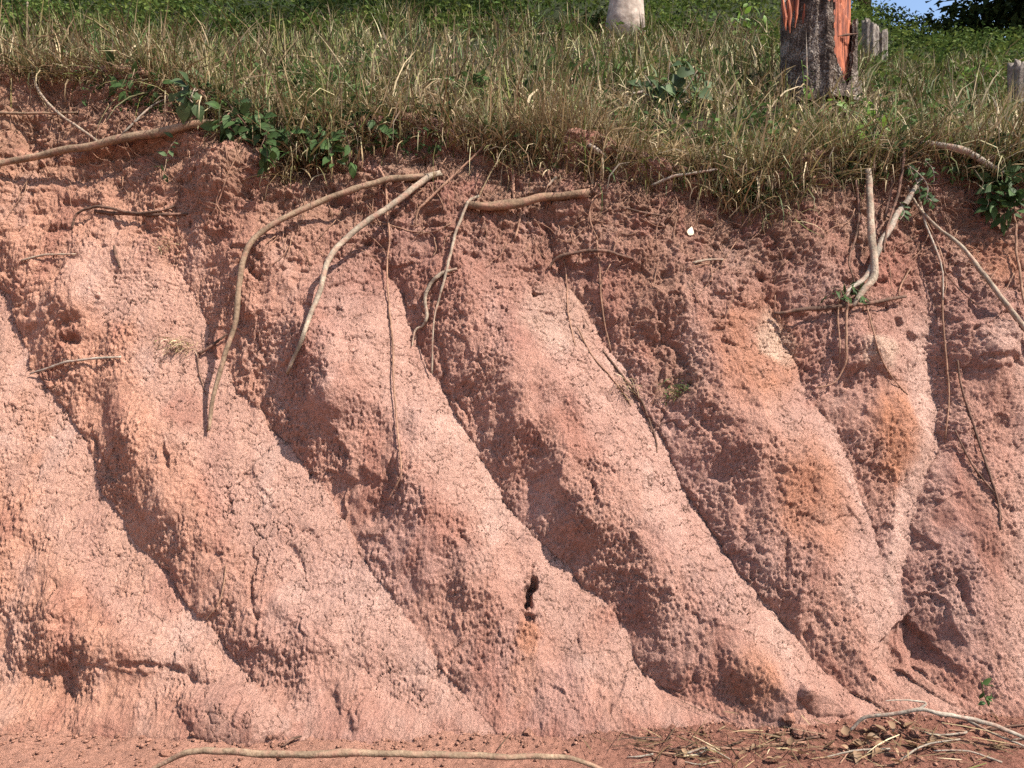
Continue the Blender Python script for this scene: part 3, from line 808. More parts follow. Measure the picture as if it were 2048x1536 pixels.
# roots
def root(label, pts, dia, mat='root', off=0.004, **k):
    return stick('hanging_root', label, 'root', pts, dia, mat, off, True, G_RT, sides=7, knobs=0.12, **k)
root('pale cord like root hanging from the left end of the brown log', [(957, 392), (938, 402), (925, 432), (912, 465), (900, 512), (884, 575), (870, 630), (865, 680), (864, 747)], [7, 7, 7, 6, 4, 4, 4], 'pale_bark', 0.03)
root('thick short pale root shaped like a hook below the brown log', [(914, 537), (885, 546), (862, 566), (850, 600), (854, 632), (845, 650), (830, 662), (824, 692)], [6, 9, 9, 8, 6, 3], 'pale_bark', 0.02)
root('very long thin root hanging straight down the middle of the face', [(757, 335), (770, 362), (775, 430), (779, 480), (774, 530), (778, 610), (786, 690), (787, 760), (794, 850), (802, 930), (800, 955), (776, 1000)], [5, 5, 4, 4, 4, 4, 4, 3], 'root', 0.02)
root('brown wavy root hanging through the soil behind the brown log', [(1018, 300), (1025, 345), (1028, 395), (1040, 425), (1036, 455), (1028, 480)], [8, 8, 6, 5], 'root', 0.012)
root('thin brown root crossing the low arched root and running down', [(1193, 480), (1199, 540), (1202, 590), (1208, 640), (1222, 702)], [4, 4, 4, 3], 'root', 0.006)
root('thin dark root running down the gully right of centre', [(1205, 700), (1240, 745), (1282, 800), (1300, 845), (1312, 880), (1314, 905)], [4, 5, 5, 3], 'dark_bark', 0.005)
root('straight fine root on the bright flank left of the dark gully root', [(1155, 655), (1185, 712), (1220, 752), (1250, 790), (1262, 812)], [4, 4, 3], 'root', 0.004)
root('thin loop of root between the pale pole and the hooked root', [(738, 437), (780, 450), (820, 462), (862, 468), (870, 485), (872, 500), (866, 512)], [4, 3, 3], 'root', 0.006)
root('thin root branching right from the hanging bundle at the sapling', [(1730, 600), (1748, 665), (1762, 715), (1785, 755), (1815, 790)], [4, 4, 3, 3], 'root', 0.004)
root('cord root hanging under the bent sapling, longer of the close pair', [(1700, 575), (1694, 610), (1692, 680), (1691, 725), (1668, 765), (1630, 776)], [7, 6, 6, 4, 3], 'root', 0.03)
root('cord root hanging under the bent sapling, shorter of the close pair', [(1678, 588), (1676, 640), (1680, 690), (1678, 740)], [4, 4, 3], 'root', 0.03)
root('dark wiry root strand hanging left of the bent sapling', [(1712, 360), (1718, 425), (1710, 480), (1698, 520), (1703, 545), (1715, 585)], [6, 7, 5, 4, 4], 'dark_bark', 0.04)
root('thin straight root tracing the right side above the pale strip', [(1884, 560), (1886, 640), (1893, 720), (1898, 800), (1890, 880)], [5, 4, 4, 3], 'root', 0.008)
root('long wiry root hanging down the right face to the lower slope', [(1915, 720), (1922, 770), (1950, 860), (1975, 935), (1996, 1000), (2002, 1060)], [4, 6, 6, 5, 3], 'dark_bark', 0.008)
root('fine root merging into the long wiry root on the right face', [(1910, 860), (1945, 930), (1990, 990), (2004, 1040)], [4, 4, 4, 3], 'dark_bark', 0.006)
root('slim root hanging from the leaf clump at the right edge', [(2022, 420), (2032, 450), (2032, 500), (2040, 545), (2046, 590), (2060, 640)], [6, 6, 6, 5], 'root', 0.05)
root('thin pale root leaning up from the level dark root stick', [(1797, 592), (1803, 568), (1822, 535)], [4, 4, 3], 'root', 0.02)
root('thin crooked root on the lower left clay beside the vertical groove', [(452, 1130), (448, 1165), (440, 1200), (424, 1225), (412, 1240)], [3, 4, 4, 3], 'root', 0.003)
root('dry dark root stub poking from the smooth left bulge', [(228, 492), (233, 512), (240, 535)], [5, 8, 4], 'dark_bark', 0.012)
root('thin broken root strand below the dry tuft on the left flank', [(395, 700), (398, 745), (412, 790)], [3, 3, 2], 'dark_bark', 0.006)
root('fine root dangling by the vine over the pink bulge', [(640, 360), (655, 400), (662, 430)], [4, 4, 3], 'root', 0.006)
root('thin root slanting left over the pink bulge under the vine', [(480, 300), (455, 350), (440, 395), (425, 430)], [3, 3, 3], 'root', 0.004)
root('thin reddish root hooked beside the torn dark root', [(1205, 385), (1185, 400), (1180, 440), (1196, 480)], [4, 4, 3], 'root', 0.006)

# the bent sapling and the lichen grey limb
stick('bent_sapling', 'cut pale sapling trunk bending in at its foot, hanging at the right of the face', 'sapling',
      [(1736, 338), (1740, 400), (1744, 470), (1749, 535), (1742, 560), (1722, 585), (1706, 612)], [14, 15, 16, 17, 17, 15, 10], 'pale_bark', [0.10, 0.10, 0.08, 0.04], sides=12,
      parts=[('cut_stub', [(1748, 342), (1747, 300), (1744, 268)], [8, 7, 5], 'dark_bark', 0.08, False)])
stick('leaning_limb', 'grey lichen covered limb leaning up right behind the bent sapling', 'limb',
      [(1842, 358), (1815, 402), (1788, 438), (1768, 475), (1752, 510), (1735, 550), (1700, 580), (1692, 600)], [9, 12, 14, 15, 13, 11, 9], 'grey_bark', [0.06, 0.06, 0.04, 0.05],
      parts=[('dark_stem', [(1812, 268), (1806, 330), (1795, 390), (1782, 430), (1770, 475), (1766, 505)], [7, 7, 6, 5], 'dark_bark', 0.09, False),
             ('dark_stem', [(1784, 360), (1778, 400), (1768, 440)], [5, 6, 6], 'dark_bark', 0.08, False)])

# sticks on the ground
stick('ground_stick', 'long pale stick lying level along the foot of the bank', 'stick',
      [(285, 1550), (330, 1524), (380, 1505), (430, 1500), (470, 1503), (520, 1508), (640, 1508), (760, 1507), (880, 1510), (1000, 1513), (1100, 1514), (1160, 1522), (1215, 1545)],
      [9, 15, 16, 15, 15, 13, 9], 'straw_bark', [0.0, 0.04, 0.06, 0.05, 0.02], sides=12, group='sticks on the ground')
stick('ground_stick', 'forked grey stick on the leaf litter in the bottom right corner', 'stick',
      [(1700, 1462), (1733, 1434), (1790, 1428), (1838, 1420), (1890, 1429), (1945, 1439), (2000, 1455), (2060, 1480)], [7, 9, 9, 10, 10, 8], 'grey_bark', [0.0, 0.07, 0.06], group='sticks on the ground',
      parts=[('side_branch', [(1838, 1419), (1850, 1405), (1800, 1400), (1770, 1402)], [6, 4, 2], 'grey_bark', 0.07, False),
             ('side_branch', [(1930, 1437), (1975, 1462), (2048, 1492)], [7, 5, 4], 'grey_bark', 0.05, False)])
stick('ground_stick', 'short curved dark bark strip on the ground above the long pale stick', 'stick',
      [(566, 1492), (585, 1478), (604, 1472)], [4, 7, 4], 'dark_bark', 0.015, group='sticks on the ground')
stick('ground_stick', 'thin dry twig lying across the litter at the bottom right edge', 'stick',
      [(1800, 1520), (1850, 1490), (1920, 1478)], [4, 4, 3], 'grey_bark', 0.02, group='sticks on the ground')

# logs and sticks in the grass
stick('turf_log', 'white bleached log in the dry grass left of the big stump', 'log', [(1366, 206), (1400, 196), (1450, 188), (1510, 181)], [10, 10, 9, 7], 'pale_bark', 0.16, group='sticks in the grass')
stick('turf_log', 'grey stick lying over the broad leaved shrub', 'log', [(1262, 188), (1310, 178), (1345, 167), (1378, 164)], [6, 8, 8, 6], 'grey_bark', 0.28, group='sticks in the grass')
stick('turf_log', 'thin brown stick rising right beyond the broad leaved shrub', 'log', [(1378, 164), (1420, 142), (1458, 128)], [5, 5, 3], 'dark_bark', 0.26, group='sticks in the grass')
stick('turf_log', 'long pale stick lying in the green left of the tree trunk', 'log', [(1010, 74), (1060, 70), (1120, 66), (1185, 70)], [5, 7, 7, 4], 'pale_bark', 0.25, group='sticks in the grass')
stick('turf_log', 'crooked white stick propped against the tree trunk', 'log', [(1188, 75), (1200, 56), (1216, 44), (1222, 38)], [5, 6, 9, 8], 'pale_bark', 0.45, group='sticks in the grass')
stick('turf_log', 'bent white stick standing before the tree trunk', 'log', [(1235, 37), (1247, 32), (1256, 30), (1260, 46), (1258, 62)], [5, 6, 6, 5, 4], 'pale_bark', 0.5, group='sticks in the grass')
stick('turf_log', 'short pale stick in the dry grass between shrub and tuft', 'log', [(1112, 158), (1150, 155), (1188, 156)], [5, 6, 6], 'pale_bark', 0.22, group='sticks in the grass')
stick('turf_log', 'flat grey wood splinter on the brow above the red bulge', 'log', [(1178, 290), (1200, 305), (1214, 318)], [10, 12, 4], 'grey_bark', 0.02, group='sticks in the grass')
stick('turf_log', 'pale cane rising past the frame in the far left grass', 'log', [(66, 110), (60, 60), (55, 10), (52, -40)], [5, 5, 5, 4], 'pale_bark', 0.15, group='sticks in the grass')
stick('turf_log', 'thick pale cane standing at the left edge of the turf', 'log', [(6, 118), (2, 60), (0, 0), (-4, -60)], [9, 8, 7, 6], 'pale_bark', 0.15, group='sticks in the grass')
stick('turf_log', 'bare stick pointing up from the dry brush at the right edge', 'log', [(2010, 240), (2030, 262), (2060, 278)], [5, 7, 8], 'grey_bark', 0.05, group='sticks in the grass')
stick('turf_log', 'long thin bare twig lying on the brush at the right brow', 'log', [(1900, 246), (1950, 245), (2000, 238), (2035, 225)], [3, 4, 4, 3], 'dark_bark', 0.12, group='sticks in the grass')
stick('turf_log', 'bare forked twig on the bare brow left of the big stump', 'log', [(1440, 280), (1475, 292), (1530, 278), (1560, 285)], [4, 5, 5, 3], 'grey_bark', 0.06, group='sticks in the grass')
stick('turf_log', 'long grey twig lying along the brow under the hanging grass', 'log', [(1300, 372), (1350, 352), (1420, 342), (1470, 330)], [6, 7, 6, 3], 'grey_bark', 0.04, group='sticks in the grass')

# ------------------------------------------------------------------ grass
class Blades:
    def __init__(self): self.V = []; self.F = []; self.C = []; self.n = 0
    def add(self, P0, az, tilt, curv, length, width, col, seg=4, face=None):
        n = len(P0)
        s = np.linspace(0, 1, seg + 1)
        th = tilt[:, None] + curv[:, None] * s[None, :] ** 1.3
        ds = length[:, None] / seg
        r = np.concatenate([np.zeros((n, 1)), np.cumsum(np.sin(th[:, :-1]) * ds, 1)], 1)
        z = np.concatenate([np.zeros((n, 1)), np.cumsum(np.cos(th[:, :-1]) * ds, 1)], 1)
        cx = P0[:, 0:1] + r * np.cos(az)[:, None]; cy = P0[:, 1:2] + r * np.sin(az)[:, None]; cz = P0[:, 2:3] + z
        fa = az + np.pi / 2 if face is None else face
        prof = (0.55 + 1.2 * s - 1.7 * s * s); prof[-1] = 0.04
        wx = np.cos(fa)[:, None] * width[:, None] * 0.5 * prof; wy = np.sin(fa)[:, None] * width[:, None] * 0.5 * prof
        wz = (rng.random(n)[:, None] - 0.5) * width[:, None] * 0.9 * prof
        A = np.stack([cx - wx, cy - wy, cz - wz], -1); B = np.stack([cx + wx, cy + wy, cz + wz], -1)
        VV = np.stack([A, B], 2).reshape(n, -1, 3)
        k = 2 * (seg + 1)
        base = self.n + np.arange(n)[:, None] * k
        f = []
        for i in range(seg):
            f.append(np.stack([base[:, 0] + 2 * i, base[:, 0] + 2 * i + 1, base[:, 0] + 2 * i + 3, base[:, 0] + 2 * i + 2], -1))
        self.V.append(VV.reshape(-1, 3)); self.F.append(np.concatenate(f))
        self.C.append(np.repeat(col, k, 0)); self.n += n * k
    def build(self, name, mat):
        return mesh_np(name, np.concatenate(self.V), np.concatenate(self.F), mat, np.concatenate(self.C))

STRAW = np.array([0.38, 0.285, 0.155]); TAN = np.array([0.22, 0.15, 0.082]); BROWN = np.array([0.07, 0.046, 0.028])
PALE = np.array([0.66, 0.54, 0.34]); YGREEN = np.array([0.16, 0.17, 0.045]); GREEN = np.array([0.055, 0.10, 0.024]); RUST = np.array([0.15, 0.085, 0.042])
PAL = np.stack([STRAW, TAN, BROWN, PALE, YGREEN, GREEN, RUST])

def pick_cols(n, probs):
    probs = np.array(probs, float); probs /= probs.sum()
    i = rng.choice(len(PAL), n, p=probs)
    return PAL[i] * (0.75 + 0.5 * rng.random((n, 1)))

def clumps(bl, cx, cd, per, spread, lmin, lmax, wmin, wmax, probs, tilt_s, curv_s, forward=0.0, seg=4, lift=0.0, drop=None):
    n = len(cx) * per
    ccx = np.repeat(cx, per); ccd = np.repeat(cd, per)
    X = ccx + rng.normal(0, spread, n)
    ye = np.interp(X, EX, EYt)
    Y = np.interp(ccx, EX, EYt) + ccd + rng.normal(0, spread, n)
    Y = np.maximum(Y, ye - 0.02)
    Z = hill_z(X, Y) - 0.02 + lift
    if drop is not None:
        dr = np.repeat(drop, per) * (0.5 + rng.random(n))
        ye2 = np.interp(X, EX, EYt); Y = ye2 - 0.36 * dr - 0.05; Z = np.interp(X, EX, EZt) - dr
    az = rng.random(n) * 2 * np.pi
    if forward:
        az = np.where(rng.random(n) < forward, -np.pi / 2 + rng.normal(0, 0.7, n), az)
    lean_az = np.repeat(rng.random(len(cx)) * 2 * np.pi, per)
    az = np.where(rng.random(n) < 0.45, lean_az + rng.normal(0, 0.5, n), az)
    csc = np.repeat(0.4 + 1.15 * rng.random(len(cx)) ** 1.3, per)
    L = (lmin + (lmax - lmin) * rng.random(n) ** 1.4) * csc
    tilt = np.abs(rng.normal(0, tilt_s, n)); curv = np.abs(rng.normal(0, curv_s, n)) + 0.05
    W = wmin + (wmax - wmin) * rng.random(n)
    # a clump leans to its own colour
    cc = pick_cols(len(cx), probs)
    col = lerp(pick_cols(n, probs), np.repeat(cc, per, 0), 0.45)
    bl.add(np.stack([X, Y, Z], -1), az, tilt, curv, L, W, col, seg, face=az + np.pi / 2 + rng.normal(0, 0.6, n))

def sample_hill(n, x0, x1, d0, d1, keep=None):
    X = x0 + (x1 - x0) * rng.random(n); D = d0 + (d1 - d0) * rng.random(n)
    if keep is not None:
        k = rng.random(n) < keep(X, D)
        X, D = X[k], D[k]
    return X, D

near = Blades()
dens = lambda X, D: 0.12 + 0.88 * sstep(-0.12, 0.22, fbm(X * 1.7, D * 1.7, 3, 301))
#        STRAW TAN BROWN PALE YGREEN GREEN RUST
# bent leaves in tussocks
X_, D_ = sample_hill(1500, -4.3, 5.2, 0.02, 2.4, dens)
clumps(near, X_, D_, 11, 0.05, 0.10, 0.34, 0.007, 0.016, [4, 5, 9, 1.8, 2.2, 2.2, 4], 0.65, 1.6)
# thin upright culms
X_, D_ = sample_hill(430, -4.3, 5.2, 0.02, 2.2, dens)
clumps(near, X_, D_, 5, 0.05, 0.2, 0.46, 0.004, 0.007, [3, 5, 5, 0.5, 2, 1, 3], 0.4, 0.5)
# wide dry leaves that catch the sun
X_, D_ = sample_hill(1050, -4.3, 5.2, 0.0, 2.2, dens)
clumps(near, X_, D_, 5, 0.06, 0.14, 0.36, 0.013, 0.027, [5, 2, 0.5, 5, 2, 1.5, 0.5], 0.6, 2.2)
# taller tussocks left of centre and in the middle
X_, D_ = sample_hill(900, -4.2, 0.5, 0.02, 1.6, lambda X, D: sstep(-0.1, 0.25, fbm(X * 1.5, D * 1.5, 2, 305)))
clumps(near, X_, D_, 10, 0.06, 0.18, 0.60, 0.006, 0.014, [3.5, 4, 9, 1.5, 2.5, 3.2, 4], 0.5, 1.3)
# bright green tufts here and there
X_, D_ = sample_hill(150, -4.2, 5.2, 0.0, 2.2)
clumps(near, X_, D_, 18, 0.05, 0.16, 0.42, 0.009, 0.018, [0.3, 0.3, 0.6, 0.3, 4, 7, 0.2], 0.5, 1.3)
# tuft hanging over the brow in the middle
X_ = rng.normal(0.35, 0.42, 150); D_ = np.abs(rng.normal(0.0, 0.12, 150))
clumps(near, X_, D_, 16, 0.05, 0.16, 0.42, 0.004, 0.010, [6, 6, 4, 2, 2, 0.6, 2], 0.6, 1.3, forward=0.5)
# fringe drooping down the face all along
X_ = rng.uniform(-4.2, 4.6, 420); D_ = rng.uniform(-0.02, 0.12, 420)
clumps(near, X_, D_, 9, 0.06, 0.10, 0.34, 0.004, 0.009, [5, 6, 5, 1.5, 2.5, 1.5, 2], 0.9, 2.1, forward=0.8)
X_ = rng.uniform(-2.5, -0.7, 150); D_ = rng.uniform(-0.03, 0.10, 150)
clumps(near, X_, D_, 14, 0.06, 0.18, 0.42, 0.004, 0.009, [4, 4, 4, 1.5, 3, 4, 1], 1.0, 2.0, forward=0.85)
X_ = rng.normal(1.75, 0.30, 90); D_ = rng.uniform(-0.02, 0.08, 90)
clumps(near, X_, D_, 14, 0.05, 0.2, 0.44, 0.004, 0.010, [4, 3, 3, 1.5, 5, 4, 0.5], 1.0, 2.0, forward=0.85)
X_ = rng.normal(3.2, 0.35, 70); D_ = rng.uniform(-0.02, 0.2, 70)
clumps(near, X_, D_, 14, 0.06, 0.2, 0.45, 0.004, 0.010, [5, 4, 3, 3, 4, 2, 0.5], 0.8, 1.8, forward=0.7)
# turf mat slumped over the lip, thickest left of centre, over the middle tuft and by the sapling
def mat_amount(x): return 0.07 + 0.20 * np.exp(-((x + 1.45) / 0.6) ** 2) + 0.14 * np.exp(-((x - 0.3) / 0.5) ** 2) + 0.20 * np.exp(-((x - 1.7) / 0.5) ** 2) + 0.12 * np.exp(-((x - 3.2) / 0.5) ** 2)
X_ = rng.uniform(-3.6, 3.9, 1100)
ma = mat_amount(X_); kx = rng.random(1100) < 0.25 + 3.2 * ma
X_ = X_[kx]; dr_ = ma[kx] * rng.random(kx.sum())
clumps(near, X_, 0 * X_, 10, 0.07, 0.12, 0.42, 0.005, 0.012, [3, 4, 8, 1.5, 2, 3.5, 3], 0.9, 1.7, forward=0.7, drop=dr_)
g1 = near.build("dry_grass", M['grass'])
tag(g1, "dry straw coloured grass with some green blades along the brow of the bank", "grass", kind='stuff')

# dead stalks lying flat: brushwood litter on the brow
lit = Blades()
n = 3800
X_ = rng.uniform(-4, 5, n); D_ = np.abs(rng.normal(0, 0.6, n)) - 0.03
Y_ = np.interp(X_, EX, EYt) + D_
Z_ = hill_z(X_, Y_) + 0.015 + 0.03 * rng.random(n)
lit.add(np.stack([X_, Y_, Z_], -1), rng.random(n) * 2 * np.pi, 1.25 + 0.3 * rng.random(n), 0.5 * rng.random(n) - 0.1,
        0.1 + 0.28 * rng.random(n), 0.004 + 0.004 * rng.random(n), pick_cols(n, [3, 4, 4, 2, 0.3, 0.1, 2]) * 0.85, 3)
n = 900
X_ = rng.normal(1.45, 0.5, n); D_ = np.abs(rng.normal(0, 0.25, n)) - 0.03
Y_ = np.interp(X_, EX, EYt) + D_
Z_ = hill_z(X_, Y_) + 0.02 + 0.03 * rng.random(n)
lit.add(np.stack([X_, Y_, Z_], -1), rng.random(n) * 2 * np.pi, 1.2 + 0.35 * rng.random(n), 0.6 * rng.random(n),
        0.15 + 0.3 * rng.random(n), 0.004 + 0.005 * rng.random(n), pick_cols(n, [2, 3, 3, 3, 0.1, 0.1, 1]) * 0.9, 3)
tag(lit.build("dead_stalks", M['grass']), "grey and tan dead stalks lying on the brow under the grass", "dead stalks", kind='stuff')

# farther grass: greener
far = Blades()
X_, D_ = sample_hill(4600, -6, 9, 1.6, 5.8, lambda X, D: 0.35 + 0.65 * sstep(-0.15, 0.25, fbm(X * 1.2, D * 1.2, 3, 303)))
clumps(far, X_, D_, 10, 0.08, 0.14, 0.38, 0.010, 0.020, [2.5, 3, 6, 1.0, 4.5, 7, 2], 0.5, 1.2, seg=3)
tag(far.build("green_grass", M['grass']), "taller greener grass on the hillside behind the dry fringe", "grass", kind='stuff')

# ------------------------------------------------------------------ leafy ground cover of the hillside
def leaf_cloud(P, size, col, up=0.6, seed=0):
    """one folded rhombic leaf (two triangles) at each point"""
    n = len(P)
    nrm = rng.normal(0, 1, (n, 3)); nrm[:, 2] = np.abs(nrm[:, 2]) + up
    nrm /= np.linalg.norm(nrm, axis=1)[:, None]
    t = rng.normal(0, 1, (n, 3)); t -= nrm * np.sum(t * nrm, 1)[:, None]; t /= np.linalg.norm(t, axis=1)[:, None]
    w = np.cross(nrm, t)
    a = P - t * size[:, None] * 0.5; c = P + t * size[:, None] * 0.5 - nrm * size[:, None] * 0.12
    b_ = P + w * size[:, None] * 0.27 + nrm * size[:, None] * 0.06; d = P - w * size[:, None] * 0.27 + nrm * size[:, None] * 0.06
    V_ = np.stack([a, b_, c, d], 1).reshape(-1, 3)
    i = np.arange(n)[:, None] * 4
    F_ = np.concatenate([i + np.array([[0, 1, 2]]), i + np.array([[0, 2, 3]])])
    return V_, F_, np.repeat(col, 4, 0)

def leaf_cols(n, dark, light, bias=1.0):
    f = rng.random((n, 1)) ** bias
    return (np.array(dark) + (np.array(light) - np.array(dark)) * f) * (0.8 + 0.4 * rng.random((n, 1)))

# low broad-leaved weeds growing through the dry grass
wx_, wd_ = sample_hill(1250, -4.3, 5.2, 0.15, 3.0, lambda X, D: 0.06 + 0.94 * sstep(0.02, 0.3, fbm(X * 0.9 + 7, D * 0.9, 3, 307)) * (0.35 + 0.65 * sstep(0.6, -0.6, X)))
wY = np.interp(wx_, EX, EYt) + wd_
pw = 26
P = np.repeat(np.stack([wx_, wY, hill_z(wx_, wY)], -1), pw, 0) + rng.normal(0, 1, (len(wx_) * pw, 3)) * np.array([0.09, 0.09, 0.06]) + np.array([0, 0, 0.10])
V_, F_, C_ = leaf_cloud(P, 0.03 + 0.06 * rng.random(len(P)), leaf_cols(len(P), (0.022, 0.045, 0.015), (0.10, 0.15, 0.045)))
tag(mesh_np('weeds', V_, F_, M['foliage'], C_, smooth=False), 'low green broad leaved weeds growing through the dry grass', 'weeds', kind='stuff')

# dark leafy weeds drooping over the lip
X_ = np.concatenate([rng.normal(-1.6, 0.45, 90), rng.normal(-0.7, 0.4, 22), rng.normal(1.75, 0.4, 22), rng.normal(3.1, 0.3, 34)])
dr_ = 0.22 * rng.random(len(X_)) ** 1.3 - 0.08
ye_ = np.interp(X_, EX, EYt); ze_ = np.interp(X_, EX, EZt)
P = np.repeat(np.stack([X_, ye_ - 0.36 * np.maximum(dr_, 0) - 0.07, ze_ - dr_], -1), 20, 0) + rng.normal(0, 1, (len(X_) * 20, 3)) * np.array([0.07, 0.025, 0.05])
V_, F_, C_ = leaf_cloud(P, 0.028 + 0.045 * rng.random(len(P)), leaf_cols(len(P), (0.018, 0.036, 0.014), (0.07, 0.11, 0.04)), up=0.2)
tag(mesh_np('lip_weeds', V_, F_, M['foliage'], C_, smooth=False), 'dark leafy weeds drooping over the lip of the bank', 'weeds', kind='stuff')
nm = 2300
mx_ = rng.uniform(-9, 17, nm); md = 4.7 + 12 * rng.random(nm) ** 1.35
md = md - 2.1 * sstep(2.0, 3.4, mx_ - 0.35 * (md - 4)) * (rng.random(nm) < 0.6)
mY = np.interp(mx_, EX, EYt) + md
mZ = hill_z(mx_, mY)
mr = (0.16 + 0.26 * rng.random(nm)) * lerp(0.7, 1.15, sstep(4, 8, md))
per = 46
P = np.repeat(np.stack([mx_, mY, mZ], -1), per, 0)
dv = rng.normal(0, 1, (nm * per, 3)); dv[:, 2] = np.abs(dv[:, 2]) * 0.9
dv /= np.linalg.norm(dv, axis=1)[:, None]
P = P + dv * np.repeat(mr, per)[:, None] * (0.6 + 0.5 * rng.random((nm * per, 1)))
tone = np.repeat(rng.random(nm), per)[:, None]
lc = lerp(leaf_cols(nm * per, (0.014, 0.032, 0.009), (0.07, 0.115, 0.026)), leaf_cols(nm * per, (0.035, 0.06, 0.015), (0.15, 0.18, 0.042)), tone)
V_, F_, C_ = leaf_cloud(P, 0.05 + 0.06 * rng.random(len(P)), lc)
ug = mesh_np("undergrowth", V_, F_, M['foliage'], C_, smooth=False)
tag(ug, "dense green leafy undergrowth covering the upper hillside", "undergrowth", kind='stuff')

# ------------------------------------------------------------------ trees on the crest
def tree(label, X, Y, trunk_h, trunk_r, crown_r, crown_h, nleaf, dark, light, leaf=0.16, mat='dark_bark', lean_x=0.0):
    z0 = float(hill_z(X, Y)) - 0.1
    root_ = empty('tree', (X, Y, z0)); tag(root_, label, 'tree', 'trees on the hill')
    P = catmull([(X, Y, z0), (X + 0.05 + lean_x * .4, Y, z0 + trunk_h * 0.5), (X + lean_x, Y + 0.1, z0 + trunk_h), (X + lean_x * 1.2, Y, z0 + trunk_h + crown_h * 0.7)], 8)
    R = np.interp(np.linspace(0, 1, len(P)), [0, 0.08, 0.6, 1], [trunk_r * 1.35, trunk_r, trunk_r * 0.75, trunk_r * 0.2])
    SEED[0] += 1
    V_, F_ = tube_arrays(P, R, 14, 0.06, SEED[0], 0, 0.1)
    child(mesh_py('trunk', V_, F_, M[mat]), root_)
    top = np.array([X + lean_x, Y, z0 + trunk_h])
    cl = []
    nb = 26
    for i in range(nb):
        a = rng.random() * 2 * math.pi; rr = crown_r * math.sqrt(rng.random()); hh = crown_h * (0.1 + 0.9 * rng.random()) * (1 - 0.45 * (rr / crown_r) ** 2)
        c = top + np.array([rr * math.cos(a), rr * math.sin(a), hh]); cl.append(c)
        SEED[0] += 1
        mid = lerp(top, c, 0.5) + np.array([0, 0, 0.15])
        if i < 9:
            B = catmull([top, mid, c], 5)
            V_, F_ = tube_arrays(B, np.linspace(trunk_r * 0.45, trunk_r * 0.08, len(B)), 7, 0.05, SEED[0])
            child(mesh_py('limb', V_, F_, M[mat]), root_)
    cl = np.array(cl)
    per_ = nleaf // nb
    Pp = np.repeat(cl, per_, 0) + rng.normal(0, crown_r * 0.2, (nb * per_, 3))
    V_, F_, C_ = leaf_cloud(Pp, leaf * (0.6 + 0.8 * rng.random(len(Pp))), leaf_cols(len(Pp), dark, light), up=0.3)
    child(mesh_np('crown', V_, F_, M['foliage'], C_, smooth=False), root_)
    return root_

def on_hill(px, Y):
    return (px - 1024) / 1024 * TX * Y

DK = (0.014, 0.026, 0.012); LT = (0.05, 0.08, 0.025)  # leaf colours made dark to stand in for backlit, shaded crowns
tree('large dark leafy tree on the skyline at the far upper right', on_hill(2115, 16.0), 16.0, 0.5, 0.22, 1.75, 3.4, 9000, DK, LT, 0.20)
tree('tree with low dark branches left of the patch of blue sky', on_hill(1725, 18.5), 18.5, 1.5, 0.16, 1.5, 2.6, 6000, DK, LT, 0.18)
tree('dark tree above the hill directly behind the big split stump', on_hill(1560, 16.0), 16.0, 1.3, 0.18, 1.7, 3.0, 6000, DK, (0.06, 0.10, 0.03), 0.18)
tree('dark tree at the top edge between pale trunk and split stump', on_hill(1400, 17.0), 17.0, 1.4, 0.18, 1.8, 3.0, 6000, DK, (0.06, 0.10, 0.03), 0.18)
tree('dark tree at the top edge left of the pale trunk', on_hill(1120, 15.0), 15.0, 1.2, 0.18, 1.7, 3.0, 6000, DK, (0.06, 0.10, 0.03), 0.18)

# the pale trunk standing in the grass
Yt_ = hit(1250, 82)
tree('pale smooth trunked tree standing in the grass above the middle of the bank', on_hill(1250, Yt_), Yt_, 5.5, 0.20, 1.6, 2.6, 5000, (0.03, 0.06, 0.015), (0.10, 0.15, 0.04), 0.14, 'trunk')

